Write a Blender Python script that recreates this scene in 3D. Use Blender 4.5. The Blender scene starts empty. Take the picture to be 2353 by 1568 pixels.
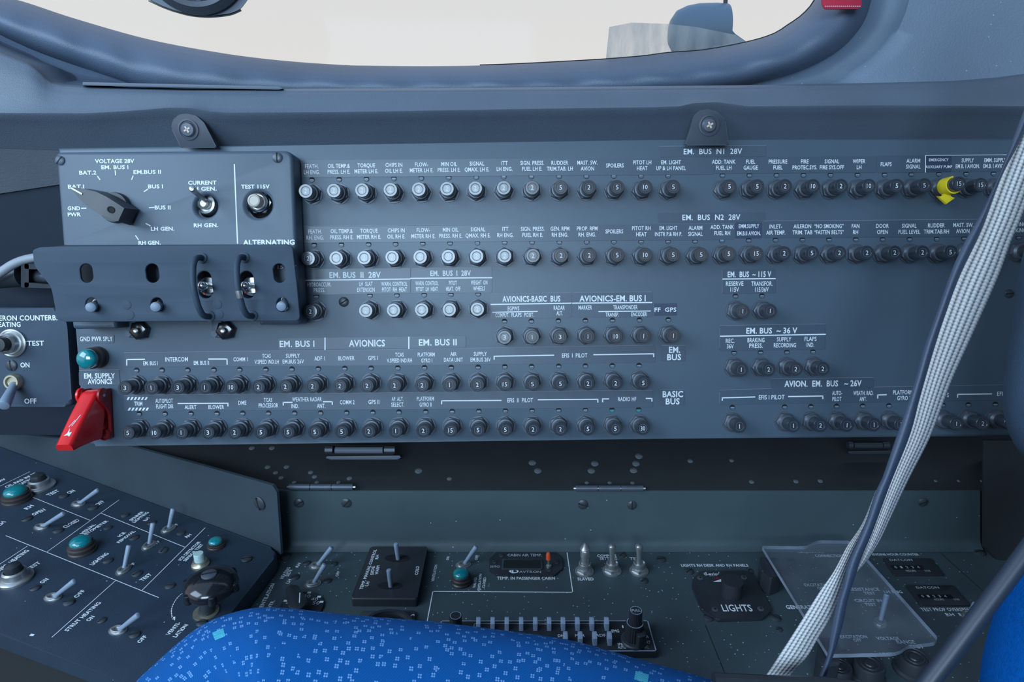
import bpy, bmesh, math, random
from mathutils import Vector, Matrix
from math import sin, cos, pi, radians, atan2, sqrt
random.seed(7)
S = bpy.context.scene
COL = S.collection

# ------------------------------------------------------------------ camera
FPX = 1569.0
CAM = Vector((0, 0, 1.10))
PITCH = radians(19.5)
cd = bpy.data.cameras.new('camera')
cd.sensor_width = 36.0
cd.lens = FPX * 36.0 / 2353.0
cd.clip_start = 0.01
cam = bpy.data.objects.new('camera', cd)
COL.objects.link(cam)
cam.location = CAM
cam.rotation_euler = (pi / 2 - PITCH, 0, 0)
S.camera = cam
ROT = cam.rotation_euler.to_matrix()

# ------------------------------------------------------------------ world, lights, exposure
S.view_settings.view_transform = 'Standard'
S.view_settings.look = 'None'
S.view_settings.gamma = 1
S.view_settings.use_curve_mapping = False
S.view_settings.exposure = 0.0
S.cycles.use_denoising = True
S.cycles.max_bounces = 7
S.cycles.transparent_max_bounces = 10

W = bpy.data.worlds.new('overcast_sky')
S.world = W
W.use_nodes = True
nt = W.node_tree
nt.nodes.clear()
tc = nt.nodes.new('ShaderNodeTexCoord')
sx = nt.nodes.new('ShaderNodeSeparateXYZ')
nt.links.new(tc.outputs['Generated'], sx.inputs[0])
rz = nt.nodes.new('ShaderNodeValToRGB')          # by height: dark ground, pale horizon, blue-grey overcast
rz.color_ramp.elements[0].position = 0.40
rz.color_ramp.elements[0].color = (0.05, 0.055, 0.06, 1)
rz.color_ramp.elements[1].position = 1.0
rz.color_ramp.elements[1].color = (0.42, 0.60, 0.92, 1)
e = rz.color_ramp.elements.new(0.49); e.color = (0.40, 0.42, 0.44, 1)
e = rz.color_ramp.elements.new(0.505); e.color = (0.775, 0.765, 0.755, 1)
e = rz.color_ramp.elements.new(0.60); e.color = (0.72, 0.73, 0.74, 1)
ma = nt.nodes.new('ShaderNodeMath'); ma.operation = 'MULTIPLY_ADD'
ma.inputs[1].default_value = 0.5; ma.inputs[2].default_value = 0.5
nt.links.new(sx.outputs['Z'], ma.inputs[0])
nt.links.new(ma.outputs[0], rz.inputs[0])
bg = nt.nodes.new('ShaderNodeBackground')
bg.inputs['Strength'].default_value = 1.0
wo = nt.nodes.new('ShaderNodeOutputWorld')
nt.links.new(rz.outputs[0], bg.inputs[0])
nt.links.new(bg.outputs[0], wo.inputs[0])


def area(name, loc, target, sx_, sy_, power, col):
    l = bpy.data.lights.new(name, 'AREA')
    l.shape = 'RECTANGLE'; l.size = sx_; l.size_y = sy_
    l.energy = power; l.color = col
    o = bpy.data.objects.new(name, l)
    COL.objects.link(o)
    o.location = loc
    o.rotation_euler = (Vector(target) - Vector(loc)).to_track_quat('-Z', 'Y').to_euler()
    return o


# daylight through the windscreen (front, left of the picture) and the window across the cockpit
area('daylight_windscreen', (-0.95, -0.25, 1.60), (0.0, 0.42, 0.95), 0.8, 0.6, 11.0, (0.54, 0.77, 1.0))
area('daylight_opposite_window', (-0.33, -1.35, 1.60), (-0.25, 0.4, 1.25), 0.80, 0.54, 22.0, (0.54, 0.77, 1.0))


# ------------------------------------------------------------------ pixel rays to real surfaces
def ray(u, v):
    return ROT @ Vector(((u - 1176.5) / FPX, -(v - 784.0) / FPX, -1.0))


def at(u, v, Y):
    r = ray(u, v)
    return CAM + r * ((Y - CAM.y) / r.y)


def dep(u, v, t):
    return CAM + ray(u, v) * t


class Plane:
    def __init__(s, o, n, x):
        s.o = Vector(o); s.n = Vector(n).normalized()
        s.x = (Vector(x) - s.n * Vector(x).dot(s.n)).normalized()
        s.y = s.n.cross(s.x)

    def hit(s, u, v, h=0.0):
        r = ray(u, v)
        return CAM + r * ((s.o + s.n * h - CAM).dot(s.n) / r.dot(s.n))

    def mpp(s, u, v):
        return (s.hit(u + 1, v) - s.hit(u, v)).length

    def frame(s, u, v, h=0.0, ang=0.0):
        p = s.hit(u, v, h)
        x = s.x * cos(ang) + s.y * sin(ang)
        y = s.n.cross(x)
        return Matrix(((x.x, y.x, s.n.x, p.x), (x.y, y.y, s.n.y, p.y), (x.z, y.z, s.n.z, p.z), (0, 0, 0, 1)))


PN = -ray(1165, 668).normalized()
PO = CAM + ray(1165, 700) * 0.427
_p = Plane(PO, PN, (1, 0, 0))
PANEL = Plane(PO, PN, _p.hit(1467, 941) - _p.hit(322, 951))
ZD = at(1400, 1257, 0.40).z
DESK = Plane((0, 0.4, ZD), (0, 0, 1), (1, 0, 0))
_d = Plane((0, 0.4, ZD + 0.012), (0, 0, 1), (1, 0, 0))
LEFT = Plane((0, 0.4, ZD + 0.012), (0, 0, 1), _d.hit(364, 1374) - _d.hit(14, 1232))


# ------------------------------------------------------------------ materials
def nodes(name):
    m = bpy.data.materials.new(name); m.use_nodes = True
    t = m.node_tree
    return m, t, t.nodes['Principled BSDF']


def mat(name, col, rough=0.5, metal=0.0, var=0.0, vscale=40, bump=0.0, bscale=600, spec=0.5, specks=0.0, coat=0.0, emit=0.0):
    m, t, b = nodes(name)
    b.inputs['Base Color'].default_value = (*col, 1)
    b.inputs['Roughness'].default_value = rough
    b.inputs['Metallic'].default_value = metal
    b.inputs['Specular IOR Level'].default_value = spec
    b.inputs['Coat Weight'].default_value = coat
    tc = t.nodes.new('ShaderNodeTexCoord')
    last = None
    if var > 0:
        n = t.nodes.new('ShaderNodeTexNoise'); n.inputs['Scale'].default_value = vscale
        n.inputs['Detail'].default_value = 4
        t.links.new(tc.outputs['Object'], n.inputs['Vector'])
        mx = t.nodes.new('ShaderNodeMix'); mx.data_type = 'RGBA'
        mx.inputs[6].default_value = (*[c * (1 - var) for c in col], 1)
        mx.inputs[7].default_value = (*[min(1, c * (1 + var)) for c in col], 1)
        t.links.new(n.outputs['Fac'], mx.inputs[0])
        last = mx.outputs[2]
    if specks > 0:                                   # dust specks and crumbs lying on the surface
        v = t.nodes.new('ShaderNodeTexVoronoi'); v.inputs['Scale'].default_value = 400
        t.links.new(tc.outputs['Object'], v.inputs['Vector'])
        lt = t.nodes.new('ShaderNodeMath'); lt.operation = 'LESS_THAN'
        t.links.new(v.outputs['Distance'], lt.inputs[0]); lt.inputs[1].default_value = 0.15
        sp = t.nodes.new('ShaderNodeSeparateColor'); t.links.new(v.outputs['Color'], sp.inputs[0])
        g = t.nodes.new('ShaderNodeMath'); g.operation = 'GREATER_THAN'
        t.links.new(sp.outputs[0], g.inputs[0]); g.inputs[1].default_value = 1 - specks
        mu = t.nodes.new('ShaderNodeMath'); mu.operation = 'MULTIPLY'
        t.links.new(lt.outputs[0], mu.inputs[0]); t.links.new(g.outputs[0], mu.inputs[1])
        mx2 = t.nodes.new('ShaderNodeMix'); mx2.data_type = 'RGBA'
        t.links.new(mu.outputs[0], mx2.inputs[0])
        if last: t.links.new(last, mx2.inputs[6])
        else: mx2.inputs[6].default_value = (*col, 1)
        mx2.inputs[7].default_value = (0.42, 0.50, 0.56, 1)
        last = mx2.outputs[2]
    if last: t.links.new(last, b.inputs['Base Color'])
    if bump > 0:
        n = t.nodes.new('ShaderNodeTexNoise'); n.inputs['Scale'].default_value = bscale
        n.inputs['Detail'].default_value = 3
        t.links.new(tc.outputs['Object'], n.inputs['Vector'])
        bp = t.nodes.new('ShaderNodeBump'); bp.inputs['Strength'].default_value = bump
        bp.inputs['Distance'].default_value = 0.0006
        t.links.new(n.outputs['Fac'], bp.inputs['Height'])
        t.links.new(bp.outputs[0], b.inputs['Normal'])
    if emit > 0:
        b.inputs['Emission Color'].default_value = (*col, 1)
        b.inputs['Emission Strength'].default_value = emit
    return m


M_panel = mat('panel_paint', (0.078, 0.116, 0.156), 0.40, var=0.10, vscale=25, bump=0.10, bscale=3500)
M_placard = mat('placard_film', (0.064, 0.096, 0.134), 0.36, var=0.06, vscale=60)
M_placard_dk = mat('placard_film_dark', (0.035, 0.055, 0.10), 0.42)
M_edge = mat('placard_edge', (0.22, 0.26, 0.32), 0.5)
M_white = mat('lettering_white', (0.80, 0.86, 0.92), 0.55)
M_dim = mat('lettering_worn', (0.42, 0.47, 0.52), 0.6)
M_box = mat('box_paint', (0.074, 0.108, 0.150), 0.42, var=0.08, vscale=30, bump=0.12, bscale=3500)
M_gloss = mat('gloss_bakelite', (0.012, 0.014, 0.018), 0.14, spec=0.7)
M_cover = mat('cover_shaded_paint', (0.044, 0.070, 0.104), 0.62, var=0.08, vscale=30, bump=0.12, bscale=3500, spec=0.3)  # darker than the box: shade of the cover's downward tilt put into the colour
M_tab = mat('tab_paint', (0.055, 0.068, 0.092), 0.5, bump=0.1, bscale=3500)
M_plainblue = mat('plain_blue_cloth', (0.001, 0.100, 0.40), 0.95, var=0.35, vscale=500, bump=0.6, bscale=1500, spec=0.1)
M_cord = mat('dark_cord', (0.028, 0.040, 0.062), 0.42)
M_black = mat('black_bakelite', (0.026, 0.031, 0.038), 0.38, var=0.15, vscale=200)
M_cap = mat('breaker_cap_plastic', (0.034, 0.042, 0.056), 0.17, spec=0.7)
M_groove = mat('cap_groove', (0.10, 0.12, 0.15), 0.4)
M_nut = mat('blackened_steel', (0.085, 0.102, 0.130), 0.40, metal=0.25, var=0.2, vscale=400)
M_hole = mat('hole_black', (0.006, 0.007, 0.009), 0.8)
M_lever = mat('lever_grey', (0.235, 0.30, 0.39), 0.42, var=0.08, vscale=200)
M_steel = mat('worn_steel', (0.52, 0.53, 0.53), 0.32, metal=0.85, var=0.15, vscale=300)
M_chrome = mat('chrome', (0.75, 0.76, 0.77), 0.16, metal=1.0)
M_brass = mat('worn_brass', (0.50, 0.47, 0.36), 0.38, metal=0.8, var=0.2, vscale=300)
M_screw = mat('screw_black', (0.055, 0.066, 0.080), 0.42, metal=0.3, var=0.2, vscale=500)
M_green = mat('green_lens', (0.004, 0.22, 0.25), 0.12, spec=0.8, coat=0.6)
M_greendk = mat('green_pin', (0.02, 0.25, 0.26), 0.4)
M_brown = mat('lamp_collar', (0.060, 0.050, 0.048), 0.4, metal=0.3)
M_red = mat('red_plastic', (0.84, 0.020, 0.024), 0.22, var=0.08, vscale=80, spec=0.6)
M_reddk = mat('red_plastic_base', (0.30, 0.010, 0.016), 0.35)
M_yellow = mat('yellow_plastic', (0.85, 0.68, 0.02), 0.45)
M_cream = mat('cream_button', (0.55, 0.51, 0.43), 0.4)
M_pale = mat('pale_green_button', (0.42, 0.56, 0.56), 0.4)
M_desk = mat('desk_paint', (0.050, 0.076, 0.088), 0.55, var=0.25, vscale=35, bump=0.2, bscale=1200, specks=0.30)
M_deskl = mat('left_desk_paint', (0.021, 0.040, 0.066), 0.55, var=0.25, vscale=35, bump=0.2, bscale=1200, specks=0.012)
M_kick = mat('kick_panel_paint', (0.050, 0.080, 0.092), 0.55, var=0.15, vscale=30, bump=0.15, bscale=1200, specks=0.008)
M_slant = mat('slanted_wall_paint', (0.036, 0.056, 0.073), 0.55, var=0.15, vscale=30, bump=0.12, bscale=2500)
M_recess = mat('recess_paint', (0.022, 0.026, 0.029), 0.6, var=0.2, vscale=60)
M_trim = mat('padded_vinyl', (0.095, 0.132, 0.195), 0.46, var=0.12, vscale=18, bump=0.35, bscale=1500)
M_ledge = mat('ledge_vinyl', (0.120, 0.156, 0.205), 0.42, var=0.10, vscale=25, bump=0.38, bscale=1900)
M_lining = mat('speckled_lining', (0.16, 0.215, 0.29), 0.6, var=0.10, vscale=30, bump=0.4, bscale=900, specks=0.06)
M_sidedark = mat('side_lining', (0.058, 0.068, 0.088), 0.75, var=0.15, vscale=60, bump=0.4, bscale=900)
M_sidecloth = mat('side_cloth', (0.014, 0.023, 0.040), 0.9, var=0.15, vscale=80)
M_cable = mat('grey_cable', (0.34, 0.37, 0.42), 0.5)
M_strapdk = mat('dark_strap', (0.055, 0.078, 0.125), 0.5, bump=0.2, bscale=900)
M_headrest = mat('dark_blue_cloth', (0.040, 0.075, 0.125), 0.85, var=0.15, vscale=90, bump=0.5, bscale=1200)
M_pad = mat('dark_pad', (0.13, 0.155, 0.20), 0.6)
M_redcloth = mat('red_webbing', (0.55, 0.025, 0.060), 0.8, bump=0.5, bscale=1800)
M_orange = mat('orange_tip', (0.75, 0.10, 0.03), 0.35)
M_shell = mat('cockpit_lining', (0.11, 0.13, 0.16), 0.8)
M_floor = mat('floor_covering', (0.03, 0.033, 0.038), 0.9)
M_nacelle = mat('nacelle_paint', (0.13, 0.24, 0.36), 0.4)
M_nacdk = mat('nacelle_dark', (0.035, 0.055, 0.085), 0.4)
M_window = mat('display_glass', (0.012, 0.016, 0.017), 0.12)
M_key = mat('key_plastic', (0.36, 0.45, 0.60), 0.45)
M_keydk = mat('key_front', (0.11, 0.12, 0.15), 0.5)


def fabric_mat():
    m, t, b = nodes('blue_moquette')
    N = t.nodes.new; L = t.links.new
    uv = N('ShaderNodeUVMap')
    def vor(scale, rnd=1.0):
        v = N('ShaderNodeTexVoronoi'); v.voronoi_dimensions = '2D'
        v.inputs['Scale'].default_value = scale; v.inputs['Randomness'].default_value = rnd
        L(uv.outputs[0], v.inputs['Vector'])
        sc = N('ShaderNodeVectorMath'); sc.operation = 'SCALE'; sc.inputs[3].default_value = scale
        L(uv.outputs[0], sc.inputs[0])
        sp = N('ShaderNodeVectorMath'); sp.operation = 'SCALE'; sp.inputs[3].default_value = scale
        L(v.outputs['Position'], sp.inputs[0])
        d = N('ShaderNodeVectorMath'); d.operation = 'SUBTRACT'
        L(sc.outputs[0], d.inputs[0]); L(sp.outputs[0], d.inputs[1])
        c = N('ShaderNodeSeparateColor'); L(v.outputs['Color'], c.inputs[0])
        return d, c
    def mth(op, a, b_=None, c_=None):
        n = N('ShaderNodeMath'); n.operation = op
        for i, x in enumerate((a, b_, c_)):
            if x is None: continue
            if isinstance(x, (int, float)): n.inputs[i].default_value = x
            else: L(x, n.inputs[i])
        return n.outputs[0]
    d, c = vor(250)
    ab = N('ShaderNodeVectorMath'); ab.operation = 'ABSOLUTE'; L(d.outputs[0], ab.inputs[0])
    su = N('ShaderNodeVectorMath'); su.operation = 'SUBTRACT'; L(ab.outputs[0], su.inputs[0]); su.inputs[1].default_value = (0.12, 0.12, 0)
    ln = N('ShaderNodeVectorMath'); ln.operation = 'LENGTH'; L(su.outputs[0], ln.inputs[0])
    petal = mth('LESS_THAN', ln.outputs['Value'], 0.10)
    nz = N('ShaderNodeTexNoise'); nz.inputs['Scale'].default_value = 22; L(uv.outputs[0], nz.inputs['Vector'])
    gate = mth('GREATER_THAN', mth('ADD', mth('MULTIPLY', c.outputs[0], 0.45), nz.outputs['Fac']), 0.66)
    flower = mth('MULTIPLY', petal, gate)
    d2, c2 = vor(42)
    ab2 = N('ShaderNodeVectorMath'); ab2.operation = 'ABSOLUTE'; L(d2.outputs[0], ab2.inputs[0])
    s2 = N('ShaderNodeSeparateXYZ'); L(ab2.outputs[0], s2.inputs[0])
    sq = mth('LESS_THAN', mth('MAXIMUM', s2.outputs[0], s2.outputs[1]), 0.125)
    ck = N('ShaderNodeTexChecker'); ck.inputs['Scale'].default_value = 1500; L(uv.outputs[0], ck.inputs['Vector'])
    sq = mth('MULTIPLY', sq, mth('ADD', mth('MULTIPLY', ck.outputs['Fac'], 0.5), 0.5))
    sq = mth('MULTIPLY', sq, mth('GREATER_THAN', c2.outputs[1], 0.93))
    red = mth('GREATER_THAN', c2.outputs[2], 0.80)
    wv = N('ShaderNodeTexWave'); wv.inputs['Scale'].default_value = 480; wv.bands_direction = 'DIAGONAL'
    wv.inputs['Distortion'].default_value = 6.0; wv.inputs['Detail Scale'].default_value = 30
    L(uv.outputs[0], wv.inputs['Vector'])
    def mix(f, a, b_):
        x = N('ShaderNodeMix'); x.data_type = 'RGBA'
        L(f, x.inputs[0])
        for i, k in ((6, a), (7, b_)):
            if isinstance(k, tuple): x.inputs[i].default_value = (*k, 1)
            else: L(k, x.inputs[i])
        return x.outputs[2]
    base = mix(wv.outputs['Fac'], (0.0005, 0.088, 0.34), (0.002, 0.140, 0.47))
    sqc = mix(red, (0.10, 0.62, 0.72), (0.45, 0.05, 0.30))
    base = mix(flower, base, (0.20, 0.43, 0.82))
    base = mix(sq, base, sqc)
    L(base, b.inputs['Base Color'])
    b.inputs['Roughness'].default_value = 0.9
    b.inputs['Sheen Weight'].default_value = 0.03
    b.inputs['Specular IOR Level'].default_value = 0.15
    bp = N('ShaderNodeBump'); bp.inputs['Strength'].default_value = 0.5; bp.inputs['Distance'].default_value = 0.0006
    L(wv.outputs['Fac'], bp.inputs['Height']); L(bp.outputs[0], b.inputs['Normal'])
    return m


def webbing_mat():
    m, t, b = nodes('grey_webbing')
    N = t.nodes.new; L = t.links.new
    uv = N('ShaderNodeUVMap')
    sp = N('ShaderNodeSeparateXYZ'); L(uv.outputs[0], sp.inputs[0])
    def mth(op, a, b_=None):
        n = N('ShaderNodeMath'); n.operation = op
        for i, x in enumerate((a, b_)):
            if x is None: continue
            if isinstance(x, (int, float)): n.inputs[i].default_value = x
            else: L(x, n.inputs[i])
        return n.outputs[0]
    rib = mth('SINE', mth('MULTIPLY', sp.outputs[0], pi * 6))
    ph = mth('MULTIPLY', mth('ABSOLUTE', rib), 1.6)
    weave = mth('SINE', mth('ADD', mth('MULTIPLY', sp.outputs[1], 2 * pi * 640), mth('MULTIPLY', ph, 1.2)))
    hgt = mth('ADD', mth('MULTIPLY', mth('ABSOLUTE', rib), 0.75), mth('MULTIPLY', weave, 0.16))
    r = N('ShaderNodeValToRGB')
    r.color_ramp.elements[0].position = 0.0; r.color_ramp.elements[0].color = (0.12, 0.135, 0.155, 1)
    r.color_ramp.elements[1].position = 0.8; r.color_ramp.elements[1].color = (0.70, 0.70, 0.70, 1)
    L(hgt, r.inputs[0]); L(r.outputs[0], b.inputs['Base Color'])
    b.inputs['Roughness'].default_value = 0.7
    bp = N('ShaderNodeBump'); bp.inputs['Strength'].default_value = 0.5; bp.inputs['Distance'].default_value = 0.0008
    L(hgt, bp.inputs['Height']); L(bp.outputs[0], b.inputs['Normal'])
    return m


def clear_mat(name, tint, gloss=0.06, dust=0.0, dustcol=(0.4, 0.45, 0.5), scratch=False):
    m = bpy.data.materials.new(name); m.use_nodes = True
    t = m.node_tree; t.nodes.clear()
    N = t.nodes.new; L = t.links.new
    tr = N('ShaderNodeBsdfTransparent'); tr.inputs[0].default_value = (*tint, 1)
    gl = N('ShaderNodeBsdfGlossy'); gl.inputs['Roughness'].default_value = 0.06
    df = N('ShaderNodeBsdfDiffuse'); df.inputs[0].default_value = (*dustcol, 1)
    m1 = N('ShaderNodeMixShader'); m1.inputs[0].default_value = gloss
    L(tr.outputs[0], m1.inputs[1]); L(gl.outputs[0], m1.inputs[2])
    m2 = N('ShaderNodeMixShader'); m2.inputs[0].default_value = dust
    L(m1.outputs[0], m2.inputs[1]); L(df.outputs[0], m2.inputs[2])
    if dust > 0:
        tc = N('ShaderNodeTexCoord'); n = N('ShaderNodeTexNoise')
        n.inputs['Scale'].default_value = 35 if not scratch else 60; n.inputs['Detail'].default_value = 6
        if scratch:
            mp = N('ShaderNodeMapping'); mp.inputs['Scale'].default_value = (2.2, 1, 0.5)
            L(tc.outputs['Object'], mp.inputs[0]); L(mp.outputs[0], n.inputs['Vector'])
        else:
            L(tc.outputs['Object'], n.inputs['Vector'])
        mr = N('ShaderNodeMapRange'); mr.inputs[1].default_value = 0.3; mr.inputs[2].default_value = 0.7
        mr.inputs[3].default_value = dust * 0.4; mr.inputs[4].default_value = dust * 1.6
        L(n.outputs['Fac'], mr.inputs[0]); L(mr.outputs[0], m2.inputs[0])
    o = N('ShaderNodeOutputMaterial'); L(m2.outputs[0], o.inputs[0])
    return m


M_fabric = fabric_mat()
M_web = webbing_mat()
M_pane = clear_mat('window_plexiglass', (0.985, 0.985, 0.985), 0.0015)
M_scratch = clear_mat('scratched_plexiglass', (0.97, 0.97, 0.97), 0.0, 0.30, (0.42, 0.43, 0.43), True)
M_acryl = clear_mat('acrylic', (0.93, 0.95, 0.97), 0.07, 0.12, (0.32, 0.36, 0.42))
M_acryledge = clear_mat('acrylic_edge', (0.6, 0.66, 0.75), 0.10, 0.55, (0.36, 0.42, 0.52))


# ------------------------------------------------------------------ mesh helpers
def wmat(o):
    m = o.matrix_basis.copy()
    while o.parent is not None:
        o = o.parent
        m = o.matrix_basis @ m
    return m


def link(name, me, m=None, parent=None):
    if m is not None:
        for x in (m if isinstance(m, (list, tuple)) else [m]):
            me.materials.append(x)
    o = bpy.data.objects.new(name, me)
    COL.objects.link(o)
    if parent is not None: o.parent = parent
    return o


def obj(name, bm, m, parent=None, world=False, smooth=35):
    """one mesh object out of a bmesh; world=True when its coordinates are world ones and the parent is moved"""
    if world and parent is not None:
        bm.transform(wmat(parent).inverted())
    bmesh.ops.recalc_face_normals(bm, faces=bm.faces)
    me = bpy.data.meshes.new(name)
    bm.to_mesh(me); bm.free()
    if smooth:
        me.polygons.foreach_set('use_smooth', [True] * len(me.polygons))
        me.set_sharp_from_angle(angle=radians(smooth))
    return link(name, me, m, parent)


def thing(name, label, cat, M=None, group=None):
    o = bpy.data.objects.new(name, None)
    COL.objects.link(o)
    o.empty_display_size = 0.005
    if M is not None: o.matrix_basis = M
    o['label'] = label; o['category'] = cat
    if group: o['group'] = group
    return o


def tag(o, label, cat, group=None):
    o['label'] = label; o['category'] = cat
    if group: o['group'] = group
    return o


def structure(o, label=None):
    o['kind'] = 'structure'
    if label: o['label'] = label; o['category'] = 'structure'
    return o


def T(x=0, y=0, z=0):
    return Matrix.Translation((x, y, z))


def lathe(bm, prof, seg=24, M=None, cap=True):
    M = M or Matrix()
    rings = []
    for r, z in prof:
        if r < 1e-7:
            rings.append([bm.verts.new(M @ Vector((0, 0, z)))])
        else:
            rings.append([bm.verts.new(M @ Vector((r * cos(2 * pi * k / seg), r * sin(2 * pi * k / seg), z))) for k in range(seg)])
    for a, b in zip(rings, rings[1:]):
        for k in range(seg):
            j = (k + 1) % seg
            if len(a) == 1 and len(b) == 1: continue
            if len(a) == 1: bm.faces.new((a[0], b[k], b[j]))
            elif len(b) == 1: bm.faces.new((a[k], a[j], b[0]))
            else: bm.faces.new((a[k], a[j], b[j], b[k]))
    if cap:
        for r in (rings[0], rings[-1]):
            if len(r) > 2: bm.faces.new(r)
    return bm


def box(bm, x0, x1, y0, y1, z0, z1, M=None):
    M = M or Matrix()
    v = [bm.verts.new(M @ Vector((x, y, z))) for z in (z0, z1) for y in (y0, y1) for x in (x0, x1)]
    for f in ((0, 1, 3, 2), (4, 5, 7, 6), (0, 1, 5, 4), (2, 3, 7, 6), (0, 2, 6, 4), (1, 3, 7, 5)):
        bm.faces.new([v[i] for i in f])
    return bm


def prism(bm, bot, top, bevel=0.0, seg=2):
    """closed solid between two equal outlines (lists of 3D points); the top rim is rounded"""
    a = [bm.verts.new(p) for p in bot]; b = [bm.verts.new(p) for p in top]
    n = len(a)
    bm.faces.new(a); tf = bm.faces.new(b)
    for i in range(n):
        j = (i + 1) % n
        bm.faces.new((a[i], a[j], b[j], b[i]))
    if bevel > 0:
        bmesh.ops.bevel(bm, geom=list(tf.edges), offset=bevel, segments=seg, affect='EDGES', profile=0.5)
    return bm


def prism2(bm, pts, z0, z1, M=None, bevel=0.0, seg=2):
    M = M or Matrix()
    return prism(bm, [M @ Vector((x, y, z0)) for x, y in pts], [M @ Vector((x, y, z1)) for x, y in pts], bevel, seg)


def fillet(pts, r, n=4):
    out = []
    k = len(pts)
    for i in range(k):
        p0, p1, p2 = Vector(pts[i - 1]), Vector(pts[i]), Vector(pts[(i + 1) % k])
        ri = r[i] if isinstance(r, (list, tuple)) else r
        d0, d2 = (p0 - p1), (p2 - p1)
        q = min(ri, d0.length * .45, d2.length * .45)
        a = p1 + d0.normalized() * q; b = p1 + d2.normalized() * q
        if q < 1e-9: out.append(tuple(p1)); continue
        for s in range(n + 1):
            t = s / n
            out.append(tuple(a * (1 - t) ** 2 + p1 * 2 * t * (1 - t) + b * t * t))
    return out


def plate(bm, pl, px, h0, h1, bevel=0.0, seg=2):
    """plate on a plane: outline in picture pixels at its front face, real thickness behind it"""
    top = [pl.hit(u, v, h1) for u, v in px]
    return prism(bm, [p - pl.n * (h1 - h0) for p in top], top, bevel, seg)


def tube(bm, pts, r, seg=10, M=None, caps=True):
    M = M or Matrix()
    pts = [Vector(p) for p in pts]
    rr = r if isinstance(r, (list, tuple)) else [r] * len(pts)
    rings = []
    up = None
    for i, p in enumerate(pts):
        d = (pts[min(i + 1, len(pts) - 1)] - pts[max(i - 1, 0)]).normalized()
        if up is None:
            up = Vector((0, 0, 1)) if abs(d.z) < .9 else Vector((1, 0, 0))
        a = d.cross(up).normalized(); b = a.cross(d).normalized(); up = b
        rings.append([bm.verts.new(M @ (p + (a * cos(2 * pi * k / seg) + b * sin(2 * pi * k / seg)) * rr[i])) for k in range(seg)])
    for x, y in zip(rings, rings[1:]):
        for k in range(seg):
            j = (k + 1) % seg
            bm.faces.new((x[k], x[j], y[j], y[k]))
    if caps:
        bm.faces.new(rings[0]); bm.faces.new(rings[-1])
    return bm


def curve_px(pts, n):
    """n points spread evenly along a smooth curve through pts"""
    P = [Vector(p) for p in pts]
    P = [P[0] * 2 - P[1]] + P + [P[-1] * 2 - P[-2]]
    dense = []
    for i in range(1, len(P) - 2):
        for s in range(12):
            t = s / 12
            p0, p1, p2, p3 = P[i - 1], P[i], P[i + 1], P[i + 2]
            dense.append(0.5 * ((2 * p1) + (p2 - p0) * t + (2 * p0 - 5 * p1 + 4 * p2 - p3) * t * t + (3 * p1 - p0 - 3 * p2 + p3) * t ** 3))
    dense.append(P[-2])
    L = [0.0]
    for a, b in zip(dense, dense[1:]): L.append(L[-1] + (b - a).length)
    out = []; j = 0
    for k in range(n):
        s = L[-1] * k / (n - 1)
        while j < len(L) - 2 and L[j + 1] < s: j += 1
        q = (s - L[j]) / max(1e-9, L[j + 1] - L[j])
        out.append(dense[j].lerp(dense[j + 1], min(1, max(0, q))))
    return out


def lin(tab, x):
    if x <= tab[0][0]: return tab[0][1]
    for (a, b), (c, d) in zip(tab, tab[1:]):
        if x <= c: return b + (d - b) * (x - a) / (c - a)
    return tab[-1][1]


def sheet(bm, rows, uvs=None):
    g = [[bm.verts.new(p) for p in r] for r in rows]
    lay = bm.loops.layers.uv.verify() if uvs else None
    for i in range(len(g) - 1):
        for j in range(len(g[0]) - 1):
            f = bm.faces.new((g[i][j], g[i][j + 1], g[i + 1][j + 1], g[i + 1][j]))
            if uvs:
                for l, (a, b) in zip(f.loops, ((i, j), (i, j + 1), (i + 1, j + 1), (i + 1, j))):
                    l[lay].uv = uvs[a][b]
    return bm


# ------------------------------------------------------------------ lettering
_tc = {}


def glyphs(s, bold):
    key = (s, bold)
    if key not in _tc:
        c = bpy.data.curves.new('lettering', 'FONT')
        c.body = s; c.resolution_u = 2; c.offset = bold; c.space_character = 1.04
        o = bpy.data.objects.new('lettering', c)
        me = bpy.data.meshes.new_from_object(o)
        v = [(p.co.x, p.co.y) for p in me.vertices]
        f = [tuple(p.vertices) for p in me.polygons]
        bpy.data.objects.remove(o); bpy.data.curves.remove(c); bpy.data.meshes.remove(me)
        x0 = min(p[0] for p in v); x1 = max(p[0] for p in v)
        _tc[key] = ([(x - x0, y) for x, y in v], f, x1 - x0)
    return _tc[key]


CAPH = 0.695


def put(bm, s, A, X, Y, n, lift, bold):
    """affine: A baseline-left in 3D, X full width vector, Y cap-height vector"""
    v, f, w = glyphs(s, bold)
    vs = [bm.verts.new(A + X * (x / w) + Y * (y / CAPH) + n * lift) for x, y in v]
    for q in f:
        try: bm.faces.new([vs[i] for i in q])
        except ValueError: pass


def text(bm, pl, s, cx, cy, w=None, h=9, k=0.70, h0=0.0, slope=None, lift=0.00012, bold=0.012):
    """lettering centred on a pixel of the picture, lying on plane pl raised by h0"""
    if w is None: w = glyphs(s, bold)[2] / CAPH * h * k
    X = pl.x * (pl.mpp(cx, cy) * w)
    o = pl.hit(cx, cy, h0); o2 = pl.hit(cx, cy - h, h0)
    Y = pl.y * abs((o2 - o).dot(pl.y))
    put(bm, s, o - X * .5 - Y * .5, X, Y, pl.n, lift, bold)


def textAB(bm, pl, s, A, B, up, h0=0.0, lift=0.00012, bold=0.024):
    a = pl.hit(*A, h0); b = pl.hit(*B, h0); c = pl.hit(A[0] + up[0], A[1] + up[1], h0)
    X = b - a; d = X.normalized()
    Y = pl.n.cross(d) * abs((c - a).dot(pl.n.cross(d)))
    put(bm, s, a, X, Y, pl.n, lift, bold)


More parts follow.
